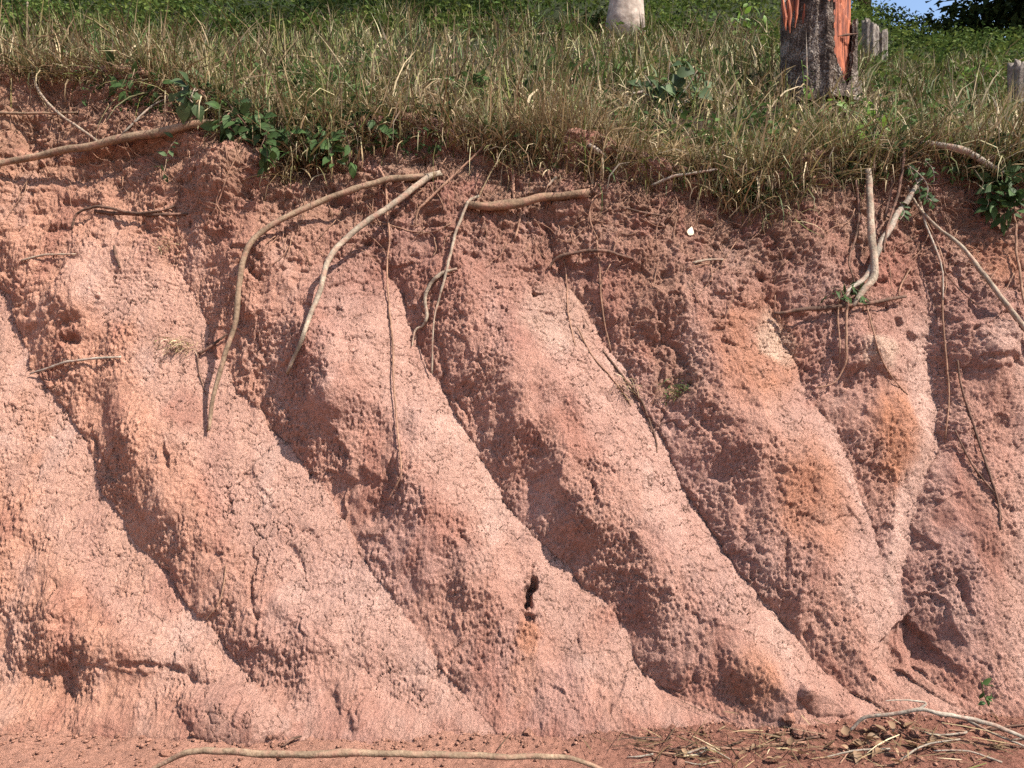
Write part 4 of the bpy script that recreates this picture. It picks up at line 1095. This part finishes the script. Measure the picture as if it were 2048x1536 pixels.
# ------------------------------------------------------------------ stumps
def stump_shell(name, mat, c, prof, topf, keep=None, nth=96, nz=40, seed=0, rough=0.02, th0=0.0, thick=0.03, xs=1.0):
    """upright shell about c: prof(z, th)->radius, topf(th)->height; keep(z01, th) False cuts the shell away; inner side and rims closed"""
    th = np.linspace(0, 2 * np.pi, nth, endpoint=False) + th0
    zz = np.linspace(0, 1, nz)
    T, Zr = np.meshgrid(th, zz)
    Zz = Zr * topf(T)
    cs, sn = np.cos(T), np.sin(T)
    nzv = ridged(cs * 4.5 + seed, sn * 4.5 + Zz * 1.2, 3, 400 + seed) + 0.7 * fbm(cs * 14 + sn * 9, Zz * 22 + sn * 7, 3, 410 + seed)
    R = prof(Zz, T) + rough * nzv
    O = np.stack([c[0] + R * cs * xs, c[1] + R * sn, c[2] + Zz], -1)
    Ri = np.maximum(R - thick, 0.01)
    I = np.stack([c[0] + Ri * cs * xs, c[1] + Ri * sn, c[2] + Zz - 0.004], -1)
    K = np.ones((nz - 1, nth), bool) if keep is None else keep(Zz[:-1] + 0.5 * np.diff(Zz, axis=0), T[:-1])
    V_ = np.concatenate([O.reshape(-1, 3), I.reshape(-1, 3)])
    m_ = nz * nth
    F_ = []
    def vid(i, j, inner): return (m_ if inner else 0) + i * nth + j % nth
    for i in range(nz - 1):
        for j in range(nth):
            if not K[i, j]: continue
            F_.append((vid(i, j, 0), vid(i, j + 1, 0), vid(i + 1, j + 1, 0), vid(i + 1, j, 0)))
            F_.append((vid(i, j, 1), vid(i + 1, j, 1), vid(i + 1, j + 1, 1), vid(i, j + 1, 1)))
            for (di, dj, a, b_) in ((1, 0, (i + 1, j), (i + 1, j + 1)), (-1, 0, (i, j + 1), (i, j)), (0, 1, (i, j + 1), (i + 1, j + 1)), (0, -1, (i + 1, j), (i, j))):
                ii, jj = i + di, (j + dj) % nth
                if ii < 0: continue
                if ii >= nz - 1 or not K[ii, jj]:
                    F_.append((vid(*a, 0), vid(*b_, 0), vid(*b_, 1), vid(*a, 1)))
    return mesh_py(name, V_, F_, mat)

Ys = hit(1636, 212) + 0.12
sc_ = mpp(Ys)                                   # metres per picture pixel there
cx_ = on_hill(1637, Ys); cz_ = float(hill_z(cx_, Ys)) - 0.08
base_py = 768 - (cz_ - CAM_Z) / Ys / TY * 768
Rs = 66 * sc_
def zpx(py): return (base_py - py) * sc_
stump = empty('broken_stump', (cx_, Ys, cz_))
tag(stump, 'big dark barked tree stump split open to bright red wood', 'tree stump')
FR = -math.pi / 2                               # the side towards the road
def dth(T, a): return (T - a + math.pi) % (2 * math.pi) - math.pi
def top_b(T):
    d = dth(T, FR)                              # + is to the right
    h = zpx(14) + 0.05 * np.sin(T * 5) + 0.04 * np.sin(T * 13 + 1)
    right = sstep(0.05, 0.3, d)
    return np.where(d > 0, lerp(h, zpx(52), right) - 0.0, h + 0.06 * sstep(-0.6, -1.3, d))
def prof_b(Z, T):
    return Rs * (1.0 + 0.16 * np.exp(-Z / 0.10) * (1 + 0.5 * np.cos(T * 5 + 0.6)) + 0.05 * np.cos(2 * T + 0.5)) - 0.016 * np.exp(-((dth(T, FR - 0.28)) / 0.09) ** 2) + 0.012 * np.exp(-((dth(T, FR - 0.10)) / 0.12) ** 2)
def keep_b(Z, T):
    d = dth(T, FR)
    t = np.clip((Z - zpx(195)) / (zpx(40) - zpx(195)), 0, 1)
    lo = lerp(0.42, 0.06, np.clip(t * 2.4, 0, 1)); hi = lerp(0.44, 1.08, t ** 0.75)
    lo = lo + 0.02 * np.sin(Z * 60); hi = hi + 0.03 * np.sin(Z * 45)
    cut = (t > 0) & (d > lo) & (d < hi)
    patch = (d > -1.35) & (d < -0.92) & (Z > zpx(48) + 0.05 * np.sin(T * 9)) & (Z < zpx(22) + 0.3)       # bark torn off at upper left
    return ~(cut | patch)
child(stump_shell('bark', M['flaky'], (cx_, Ys, cz_), prof_b, top_b, keep_b, nth=170, nz=80, seed=3, rough=0.017, thick=0.030), stump)
def top_w(T):
    d = dth(T, FR)
    h = zpx(20) + 0.09 * np.abs(np.sin(T * 9)) ** 3 + 0.06 * np.abs(np.sin(T * 23 + 0.7)) ** 4
    return np.where((d > 0.05) & (d < 1.3), lerp(zpx(26), zpx(60), sstep(0.3, 1.05, d)) + 0.02 * np.sin(T * 40), h)
def prof_w(Z, T):
    d = dth(T, FR)
    f_ = np.exp(-((d - 0.55) / 0.40) ** 2)
    return Rs * (0.89 - 0.08 * f_ * sstep(zpx(200), zpx(110), Z)) + 0.003 * np.sin(T * 60 + 8 * Z) + 0.003 * np.sin(T * 31 + 3 * Z)
child(stump_shell('heartwood', M['split_wood'], (cx_, Ys, cz_), prof_w, top_w, None, nth=220, nz=40, seed=4, rough=0.006, thick=0.20), stump)
# splinters standing on the break and one spike across the split
def splinter(par, p0, p1, w, mat='split_wood', name='splinter'):
    p0 = np.array(p0); p1 = np.array(p1)
    SEED[0] += 1
    P_ = np.array([lerp(p0, p1, t) for t in np.linspace(0, 1, 7)])
    R_ = np.array([0.1, 0.5, 0.85, 0.8, 0.6, 0.35, 0.06]) * w
    V_, F_ = tube_arrays(P_, R_, 6, 0.15, SEED[0])
    return child(mesh_py(name, V_, F_, M[mat], smooth=False), par)
for px0, py0, px1, py1, w in [(1572, 22, 1564, -14, 5), (1580, 26, 1576, -30, 5), (1590, 16, 1598, -22, 4), (1606, 8, 1612, -10, 4), (1622, 10, 1630, -20, 7), (1634, 8, 1638, -28, 7), (1648, 14, 1650, -12, 5), (1662, 18, 1660, 4, 5), (1676, 20, 1678, 8, 4)]:
    splinter(stump, at(px0, py0 + 40, Ys - Rs * 0.72), at(px1, py1, Ys - Rs * 0.7), w * sc_)
splinter(stump, at(1676, 72, Ys - Rs * 0.80), at(1718, 67, Ys - Rs * 0.7), 3.2 * sc_, 'dark_bark', 'spike')
splinter(stump, at(1615, 200, Ys - Rs * 1.06), at(1612, 60, Ys - Rs * 1.02), 2.2 * sc_, 'grey_bark', 'creeper_stem')

def small_stump(name, label, px, py, wpx, hpx, seed, pieces):
    Y = hit(px, py)
    s_ = mpp(Y); X = on_hill(px, Y); z0 = float(hill_z(X, Y)) - 0.05
    e = empty(name, (X, Y, z0)); tag(e, label, 'tree stump')
    for k, (dx, dy, w, h, slope_) in enumerate(pieces):
        c = (X + dx * s_, Y + dy * s_, z0)
        top = lambda T, h=h, sl=slope_, k=k: (h * s_ + 0.05) * (1 + sl * np.cos(T)) + 0.035 * np.abs(np.sin(T * 4 + k)) + 0.02 * np.sin(T * 11 + k)
        pr = lambda Z, T, w=w: w * s_ * (1 + 0.12 * np.cos(2 * T + k) + 0.25 * np.exp(-Z / 0.06) + 0.10 * np.sin(T * 7 + k * 2))
        child(stump_shell('trunk_piece', M['weathered'], c, pr, top, None, nth=60, nz=24, seed=seed + k, rough=0.010, thick=w * s_ * 0.8), e)
    return e
small_stump('weathered_stump', 'small grey weathered stump in two jagged pieces right of the split stump', 1752, 140, 40, 70, 20,
            [(-11, 0, 13, 80, -0.10), (12, 6, 11, 66, 0.05), (2, 10, 7, 74, 0.0)])
small_stump('weathered_stump', 'dark grey broken stump cut off by the right edge', 2046, 240, 60, 80, 30, [(0, 0, 22, 86, -0.15), (26, 4, 20, 60, 0.1)])
small_stump('weathered_stump', 'tiny grey stub at the right foot of the split stump', 1715, 222, 12, 40, 40, [(0, 0, 6, 38, 0.05)])

# ------------------------------------------------------------------ leaves and plants
def leaf_mesh(name, shape, mat, nseg=6, bend=0.25, fold=0.18):
    """shape: half widths along a leaf of length 1 lying along +X, facing +Z"""
    V_ = []; F_ = []
    for i, w in enumerate(shape):
        t = i / (len(shape) - 1)
        z = -bend * t * t
        V_ += [(t, -w, z + fold * w), (t, 0, z), (t, w, z + fold * w)]
    for i in range(len(shape) - 1):
        a = i * 3
        F_ += [(a, a + 3, a + 4, a + 1), (a + 1, a + 4, a + 5, a + 2)]
    me = bpy.data.meshes.new(name)
    me.from_pydata(V_, [], F_)
    me.materials.append(mat)
    me.polygons.foreach_set("use_smooth", [True] * len(me.polygons))
    return me
OV = [0.02, 0.17, 0.24, 0.25, 0.19, 0.09, 0.005]
HEART = [0.10, 0.36, 0.42, 0.37, 0.26, 0.12, 0.005]
LANCE = [0.02, 0.09, 0.13, 0.13, 0.10, 0.05, 0.004]
LM = {('vine', 'o'): leaf_mesh('vine_leaf', OV, M['vine_leaf']), ('grey', 'h'): leaf_mesh('broad_leaf', HEART, M['grey_leaf'], bend=0.35),
      ('grey', 'o'): leaf_mesh('oval_leaf', OV, M['grey_leaf']), ('bright', 'o'): leaf_mesh('bright_oval_leaf', OV, M['bright_leaf']),
      ('bright', 'l'): leaf_mesh('bright_long_leaf', LANCE, M['bright_leaf'], bend=0.5), ('vine', 'l'): leaf_mesh('vine_long_leaf', LANCE, M['vine_leaf'], bend=0.4),
      ('dead', 'o'): leaf_mesh('dry_leaf', OV, M['dead_leaf'], bend=0.5, fold=0.6), ('dead', 'h'): leaf_mesh('dry_broad_leaf', HEART, M['dead_leaf'], bend=-0.4, fold=0.5),
      ('pale', 'o'): leaf_mesh('bleached_leaf', HEART, M['bleached'], bend=0.3, fold=0.3)}

def put_leaf(key, p, size, direction, normal, parent=None, name='leaf', roll=0.0):
    x = Vector(direction).normalized(); n_ = Vector(normal)
    y = n_.cross(x); y = y.normalized() if y.length > 1e-4 else Vector((0, 1, 0))
    z = x.cross(y)
    R_ = Matrix((x, y, z)).transposed() @ Matrix.Rotation(roll, 3, 'X')
    o = bpy.data.objects.new(name, LM[key])
    COL.objects.link(o)
    Mt = Matrix.Translation(Vector(p)) @ R_.to_4x4() @ Matrix.Scale(size, 4)
    if parent is not None:
        o.parent = parent
        Mt = Matrix.Translation(-Vector(parent.location)) @ Mt
    o.matrix_basis = Mt
    return o

def plant(name, label, cat, stems, key, leaf_px, nleaf, dia=3, mat='dark_bark', off=0.05, spread_px=22, droop=0.4, group=None, pinnate=False, hug=False, up=False):
    """stems: picture polylines; leaves spring from the stems, turned out every way"""
    e = None
    for pts in stems:
        if up:      # grows out of the ground: stays at the distance of its foot
            Y0 = hit(*pts[0]) - 0.04 - 0.10 * (up > 0.5)
            p2 = catmull([(p[0], p[1], 0) for p in pts], 5)
            P_ = np.array([at(p[0], p[1], Y0 - up * 0.10 * k / len(p2)) for k, p in enumerate(p2)])
            R_ = np.linspace(1, 0.5, len(P_)) * dia * 0.5 * mpp(Y0)
        else:
            P_, R_ = path3(pts, [dia, dia, dia * 0.6], off, hug)
        if e is None:
            e = empty(name, P_[0]); tag(e, label, cat, group)
        SEED[0] += 1
        V_, F_ = tube_arrays(P_, R_, 6, 0.1, SEED[0])
        child(mesh_py('stem', V_, F_, M[mat]), e)
        n_ = max(2, nleaf)
        for k in range(n_):
            t = (k + 0.4) / n_
            i = min(int(t * (len(P_) - 1)), len(P_) - 2)
            p = P_[i]; tang = P_[i + 1] - P_[i]; tang /= max(np.linalg.norm(tang), 1e-6)
            s_ = mpp(p[1])
            if pinnate:
                side = 1 if k % 2 else -1
                perp = np.cross(tang, np.array([0, -1, 0.2])); perp /= max(np.linalg.norm(perp), 1e-6)
                d = perp * side + tang * 0.35 + np.array([0, -0.15, -0.1]); base = p
            else:
                d = rng.normal(0, 1, 3) + np.array([0, -0.5, -droop]); d /= np.linalg.norm(d)
                base = p + d * spread_px * s_ * rng.random()
                base[1] = min(base[1], p[1] + 0.01)
                d[1] = min(d[1], 0.1)
            nn = np.array([0.25, -0.75, 0.65]) + rng.normal(0, 0.35, 3)
            put_leaf(key, base, leaf_px * s_ * (0.45 + 0.85 * rng.random()), d, nn, e, roll=rng.normal(0, 0.25))
    return e

plant('broad_leaved_shrub', 'low shrub of broad grey green leaves in the grass left of the split stump', 'shrub',
      [[(1335, 215), (1310, 180), (1290, 150)], [(1335, 215), (1335, 170), (1340, 125)], [(1338, 215), (1370, 180), (1395, 140)], [(1338, 215), (1385, 195), (1400, 175)], [(1334, 215), (1300, 195), (1275, 165)]],
      ('grey', 'h'), 28, 10, 3, 'grey_bark', 0.22, 18, 0.1, up=0.7)
plant('creeping_vine', 'dark leaved vine spilling over the brow above the pink bulge', 'vine',
      [[(480, 180), (510, 230), (540, 290), (550, 345)], [(540, 190), (560, 240), (585, 290)], [(450, 200), (480, 235), (500, 260)], [(500, 210), (530, 260), (520, 300)], [(470, 215), (450, 240), (470, 265)]],
      ('vine', 'o'), 32, 24, 3, 'dark_bark', 0.16, 28, 0.7, 'vines on the brow')
plant('creeping_vine', 'vine sprig hanging beside the long thin root under the brow', 'vine',
      [[(640, 250), (660, 290), (668, 335)], [(690, 262), (700, 300), (695, 345)], [(660, 255), (625, 280), (615, 300)]], ('vine', 'o'), 27, 14, 2.5, 'dark_bark', 0.12, 14, 0.8, 'vines on the brow')
plant('creeping_vine', 'small vine sprig at the brow right above the arching branch joint', 'vine',
      [[(735, 225), (760, 250), (775, 290)], [(880, 180), (895, 210), (890, 235)]], ('vine', 'o'), 25, 9, 2.5, 'dark_bark', 0.07, 14, 0.6, 'vines on the brow')
plant('creeping_vine', 'pale grey green leafed vine on the turf above the long tan branch', 'vine',
      [[(380, 200), (395, 160), (400, 120)], [(375, 190), (420, 165), (440, 130)], [(385, 205), (365, 180), (378, 130)], [(440, 90), (460, 60), (470, 40)]], ('grey', 'h'), 30, 16, 2.5, 'grey_bark', 0.2, 26, 0.2, 'vines on the brow')
plant('creeping_vine', 'dark leafed sprig at the bare left brow', 'vine',
      [[(215, 150), (245, 130), (240, 95)], [(255, 175), (268, 150), (275, 120)], [(305, 185), (315, 165), (318, 140)]], ('vine', 'o'), 26, 10, 2.5, 'dark_bark', 0.08, 18, 0.3, 'vines on the brow')
plant('small_weed', 'tiny green weed hanging below the long tan branch', 'weed', [[(352, 278), (338, 300), (330, 335), (326, 352)]], ('grey', 'o'), 16, 9, 2.5, 'straw_bark', 0.02, 8, 0.3)
plant('leafy_sapling', 'young green sapling rising at the brow over the bent sapling', 'sapling',
      [[(1742, 300), (1735, 265), (1720, 235)], [(1742, 300), (1760, 265), (1785, 245)], [(1742, 300), (1715, 285), (1700, 270)], [(1744, 270), (1740, 225), (1735, 195)]], ('bright', 'o'), 26, 10, 3, 'dark_bark', 0.14, 12, 0.3, up=1)
plant('leafy_sapling', 'sapling sprig of paired dark leaflets over the grey leaning limb', 'sapling',
      [[(1815, 330), (1835, 345), (1855, 372), (1852, 400)], [(1815, 335), (1830, 355), (1840, 385)], [(1840, 390), (1858, 398), (1870, 410)], [(1800, 405), (1808, 425), (1800, 440)], [(1850, 320), (1866, 340), (1868, 365)]], ('vine', 'o'), 17, 10, 2.5, 'grey_bark', 0.12, 8, 0.2, pinnate=True)
plant('leafy_sapling', 'green shoot at the foot of the split stump', 'sapling', [[(1668, 235), (1672, 210), (1680, 190)], [(1668, 235), (1655, 215), (1650, 200)]], ('bright', 'o'), 24, 6, 3, 'bright_leaf', 0.2, 10, 0.0, up=1)
plant('leafy_sapling', 'slender green weed standing before the dark bark of the split stump', 'weed', [[(1612, 215), (1608, 170), (1603, 120)], [(1608, 180), (1595, 165), (1580, 162)]], ('bright', 'l'), 24, 7, 2, 'bright_leaf', 0.35, 6, -0.5, up=1)
plant('hanging_shrub', 'dark green leaf clump hanging at the right edge under the brow', 'shrub',
      [[(2000, 345), (2005, 385), (1990, 425)], [(2015, 350), (2025, 390), (2030, 425)], [(1995, 350), (1975, 385), (1985, 410)], [(2010, 355), (2010, 400), (2008, 440)]], ('vine', 'o'), 30, 22, 2.5, 'dark_bark', 0.08, 24, 0.6)
plant('hanging_shrub', 'small feathery leaf tuft caught beside the bent sapling foot', 'shrub',
      [[(1705, 572), (1680, 578), (1655, 592)], [(1705, 575), (1690, 590), (1668, 600)], [(1705, 572), (1722, 590), (1715, 605)]], ('vine', 'l'), 20, 10, 2, 'dark_bark', 0.06, 6, 0.4)
plant('seedling', 'little round leaved seedling at the foot of the bank in the bottom right', 'seedling',
      [[(1978, 1412), (1968, 1390), (1962, 1362)]], ('vine', 'o'), 22, 9, 2.5, 'vine_leaf', 0.04, 6, 0.0, up=1)
plant('green_shrub', 'yellow green shrub on the hillside right of the weathered stump', 'shrub',
      [[(1960, 190), (1950, 150), (1935, 120)], [(1960, 190), (1975, 160), (1990, 125)], [(1955, 190), (1930, 165), (1915, 150)]], ('bright', 'o'), 13, 14, 2, 'dark_bark', 0.3, 18, 0.0, up=1)
plant('green_shrub', 'bright green shrub at the top edge left of the split stump', 'shrub',
      [[(1500, 80), (1490, 45), (1480, 15)], [(1500, 80), (1515, 50), (1530, 20)], [(1500, 80), (1470, 60), (1455, 40)]], ('bright', 'o'), 16, 14, 2, 'dark_bark', 0.3, 18, 0.0, up=1)

def lone_leaf(name, label, key, px, py, size, cat='leaf', group=None, off=0.01):
    Y = hit(px, py) - off; p = at(px, py, Y); s_ = mpp(Y)
    o = put_leaf(key, p, size * s_, (rng.normal(), -0.3, rng.normal()), (0.4, -0.8, 0.5), None, name)
    return tag(o, label, cat, group)
lone_leaf('bleached_leaf', 'small cream coloured dead leaf stuck on the upper right face', ('pale', 'o'), 1378, 470, 18)
lone_leaf('bleached_leaf', 'cream coloured wood chip in the dry grass right of the split stump', ('pale', 'o'), 1768, 204, 16, off=0.2)

# moss and dry tufts on the face
def tuft(name, label, px, py, n_, l0, l1, probs, wid=0.004, spread=0.04, down=True):
    Y = hit(px, py); p = np.array(at(px, py, Y - 0.012))
    bl = Blades()
    P0 = p[None, :] + rng.normal(0, spread, (n_, 3)) * np.array([1, 0.15, 0.6])
    az = -np.pi / 2 + rng.normal(0, 1.0, n_)
    bl.add(P0, az, (1.3 if down else 0.4) + 0.6 * rng.random(n_), 0.5 + rng.random(n_), l0 + (l1 - l0) * rng.random(n_), wid * (0.7 + 0.6 * rng.random(n_)), pick_cols(n_, probs), 3)
    return tag(bl.build(name, M['grass']), label, 'grass tuft', kind='stuff')
tuft('dry_tuft', 'dry straw tuft lodged on the left flank', 355, 690, 130, 0.04, 0.12, [4, 2, 0.5, 3, 1.5, 0, 0], 0.003, 0.05)
tuft('moss_tuft', 'dark green moss tuft in the gully right of centre', 1360, 780, 160, 0.02, 0.07, [0, 0, 1, 0, 2, 6, 0], 0.004, 0.05)
tuft('dry_tuft', 'thin dry strands in the gully above the moss tuft', 1245, 770, 60, 0.05, 0.14, [3, 3, 2, 1, 0, 0, 1], 0.003, 0.05)
tuft('dry_tuft', 'dry grass strands on the upper left bulge', 325, 490, 60, 0.03, 0.09, [3, 2, 1, 2, 1, 0, 0], 0.003, 0.05)

# fine hair roots all through the crumbly soil
HR_V, HR_F, off_n = [], [], 0
for i in range(330):
    px = rng.uniform(-20, 2070); e_ = float(np.interp(px, EDGE_X, EDGE_Y)); py = e_ + 20 + 210 * rng.random() ** 1.5
    if px > 1650: py += 60 * rng.random()
    Lp = 20 + 70 * rng.random() ** 2
    a = math.pi / 2 + rng.normal(0, 0.7)
    pts = [(px, py)]
    for k in range(3):
        a += rng.normal(0, 0.35)
        pts.append((pts[-1][0] + Lp / 3 * math.cos(a), pts[-1][1] + Lp / 3 * math.sin(a)))
    P_, R_ = path3(pts, [2.6, 2.0, 1.2], 0.006 + 0.02 * rng.random(), True)
    P_ = P_[::2]; R_ = R_[::2]
    if len(P_) < 3: continue
    V_, F_ = tube_arrays(P_, R_, 4, 0.0, i)
    HR_V.append(V_); HR_F += [tuple(q + off_n for q in f_) for f_ in F_]; off_n += len(V_)
tag(mesh_py('rootlets', np.concatenate(HR_V), HR_F, M['root']), 'hair thin rootlets sticking out of the soil below the turf', 'rootlets', kind='stuff')

# ------------------------------------------------------------------ foot of the bank: clods, stones, leaf litter
def clod_mesh(name, seed, mat):
    import bmesh
    bm = bmesh.new()
    bmesh.ops.create_icosphere(bm, subdivisions=2, radius=1)
    r = np.random.default_rng(seed)
    dirs = r.normal(0, 1, (7, 3)); dirs /= np.linalg.norm(dirs, axis=1)[:, None]
    for v_ in bm.verts:
        q = np.array(v_.co)
        d = min(1.0, min(0.72 + 0.25 * r.random() if dd @ q > 0.7 else 1.0 for dd in dirs))
        v_.co = Vector(q * d * (1 + 0.10 * r.normal())) * 1.0
        v_.co.z *= 0.75
    me = bpy.data.meshes.new(name)
    bm.to_mesh(me); bm.free()
    a = me.attributes.new("Col", 'FLOAT_COLOR', 'POINT')
    base = np.array([0.40, 0.20, 0.14]) * (0.85 + 0.3 * r.random())
    cc = np.ones((len(me.vertices), 4), np.float32); cc[:, :3] = base * (1 + 0.15 * r.normal(0, 1, (len(me.vertices), 1)))
    a.data.foreach_set("color", np.clip(cc, 0, 1).ravel())
    me.materials.append(mat)
    return me
CLODS = [clod_mesh('clod', 500 + i, M['clay']) for i in range(6)]
def clod(label, px, py, size_px, k, name='clod', group='clods fallen at the foot of the bank'):
    Y = hit(px, py); p = at(px, py, Y)
    s_ = mpp(Y) * size_px * 0.5
    o = bpy.data.objects.new(name, CLODS[k % 6])
    o.location = p + Vector((0, 0, s_ * 0.25)); o.scale = (s_, s_, s_)
    o.rotation_euler = (rng.random() * 0.6, rng.random() * 0.6, rng.random() * 6)
    COL.objects.link(o)
    return tag(o, label, 'clod', group)
clod('large reddish clod below the right hand gully mouth', 1575, 1440, 32, 0)
clod('squat broad clod right of the large reddish one', 1600, 1468, 40, 1)
clod('fist sized clod in the litter left of the forked grey stick', 1810, 1450, 26, 2)
for i in range(90):
    px = rng.uniform(1300, 2040) if i < 65 else rng.uniform(0, 1300)
    py = rng.uniform(1455, 1530)
    clod('small crumb of red clay on the ground at the foot of the bank', px, py, 7 + 18 * rng.random() ** 2, i, 'small_clod')
# finer crumbs as one mass
CV, CF, k0 = [], [], 0
ico = [(0, 0, 1), (0.9, 0, 0.3), (0.25, 0.85, 0.35), (-0.75, 0.5, 0.3), (-0.7, -0.55, 0.35), (0.3, -0.85, 0.3), (0, 0, -0.6)]
icf = [(0, 1, 2), (0, 2, 3), (0, 3, 4), (0, 4, 5), (0, 5, 1), (6, 2, 1), (6, 3, 2), (6, 4, 3), (6, 5, 4), (6, 1, 5)]
n = 6000
X_ = rng.uniform(-2.9, 3.2, n); Y_ = rng.uniform(3.0, 4.15, n)
Y_ = np.where(rng.random(n) < 0.5, foot_y(X_ / 3.7) - 0.16 - np.abs(rng.normal(0, 0.12, n)) + 0.1, Y_)
Zg = ground_z(X_, Y_)
sz = 0.0025 + 0.010 * rng.random(n) ** 4
V0 = np.array(ico)[None] * sz[:, None, None] * (0.7 + 0.6 * rng.random((n, 7, 1)))
an = rng.random(n) * 6.28
Vx = V0[..., 0] * np.cos(an)[:, None] - V0[..., 1] * np.sin(an)[:, None]; Vy = V0[..., 0] * np.sin(an)[:, None] + V0[..., 1] * np.cos(an)[:, None]
CVv = np.stack([Vx + X_[:, None], Vy + Y_[:, None], V0[..., 2] + Zg[:, None] + 0.004], -1).reshape(-1, 3)
CFf = (np.arange(n)[:, None, None] * 7 + np.array(icf)[None]).reshape(-1, 3)
cc = np.repeat(np.array([0.42, 0.215, 0.15]) * (0.7 + 0.7 * rng.random((n, 1))), 7, 0)
tag(mesh_np('gravel', CVv, CFf, M['clay'], cc, smooth=False), 'loose crumbs of clay and grit on the ground', 'gravel', kind='stuff')

# dead leaves and straw in the bottom right corner
for i in range(46):
    if i < 34: px, py = rng.normal(1760, 75), rng.normal(1490, 24)
    else: px, py = rng.uniform(1350, 2040), rng.uniform(1470, 1530)
    Y = hit(px, py); p = at(px, py, Y) + Vector((0, 0, 0.012 + 0.02 * rng.random()))
    o = put_leaf(('dead', 'o' if i % 3 else 'h'), p, mpp(Y) * rng.uniform(16, 34), (rng.normal(), rng.normal(), 0.1), (rng.normal(0, 0.4), rng.normal(0, 0.4), 1), None, 'dead_leaf')
    tag(o, 'curled tan dead leaf in the litter at the foot of the bank', 'leaf', 'dead leaves in the litter')
for i in range(22):
    if i < 10: px, py = rng.normal(1440, 70), rng.normal(1510, 16)
    else: px, py = rng.uniform(1560, 2030), rng.uniform(1450, 1530)
    a = rng.normal(0, 0.5) + (math.pi if rng.random() < 0.5 else 0); L_ = rng.uniform(50, 150)
    q1 = (px + L_ / 2 * math.cos(a), min(py + L_ / 4 * math.sin(a), 1560) + rng.normal(0, 6)); q2 = (px + L_ * math.cos(a), min(py + L_ / 2 * math.sin(a), 1570))
    stick('dry_twig', 'thin grey twig tangled in the litter at the foot of the bank', 'twig', [(px, py), q1, q2], [rng.uniform(3, 6), 3], ['grey_bark', 'dark_bark', 'root'][i % 3], 0.012, group='dry twigs in the litter', sides=6)
st_ = Blades()
n = 260
q = rng.random(n)
pxs = np.where(q < 0.55, rng.normal(1450, 110, n), np.where(q < 0.95, rng.normal(1850, 130, n), rng.uniform(900, 2040, n)))
pys = np.where(q < 0.55, rng.normal(1505, 22, n), rng.normal(1500, 25, n))
P0 = []
for a_, b_ in zip(pxs, pys):
    b_ = min(max(b_, 1440), 1560)
    P0.append(np.array(at(a_, b_, hit(a_, b_))) + np.array([0, 0, 0.012 + 0.03 * rng.random()]))
P0 = np.array(P0)
st_.add(P0, rng.random(n) * 2 * np.pi, 1.35 + 0.25 * rng.random(n), 0.5 * rng.random(n) - 0.1, 0.06 + 0.2 * rng.random(n) ** 1.5, 0.003 + 0.004 * rng.random(n), pick_cols(n, [2, 4, 6, 0.6, 0.1, 0, 4]) * 0.8, 3)
tag(st_.build('straw_litter', M['grass']), 'dry straw and stalks scattered on the ground at lower right', 'straw', kind='stuff')
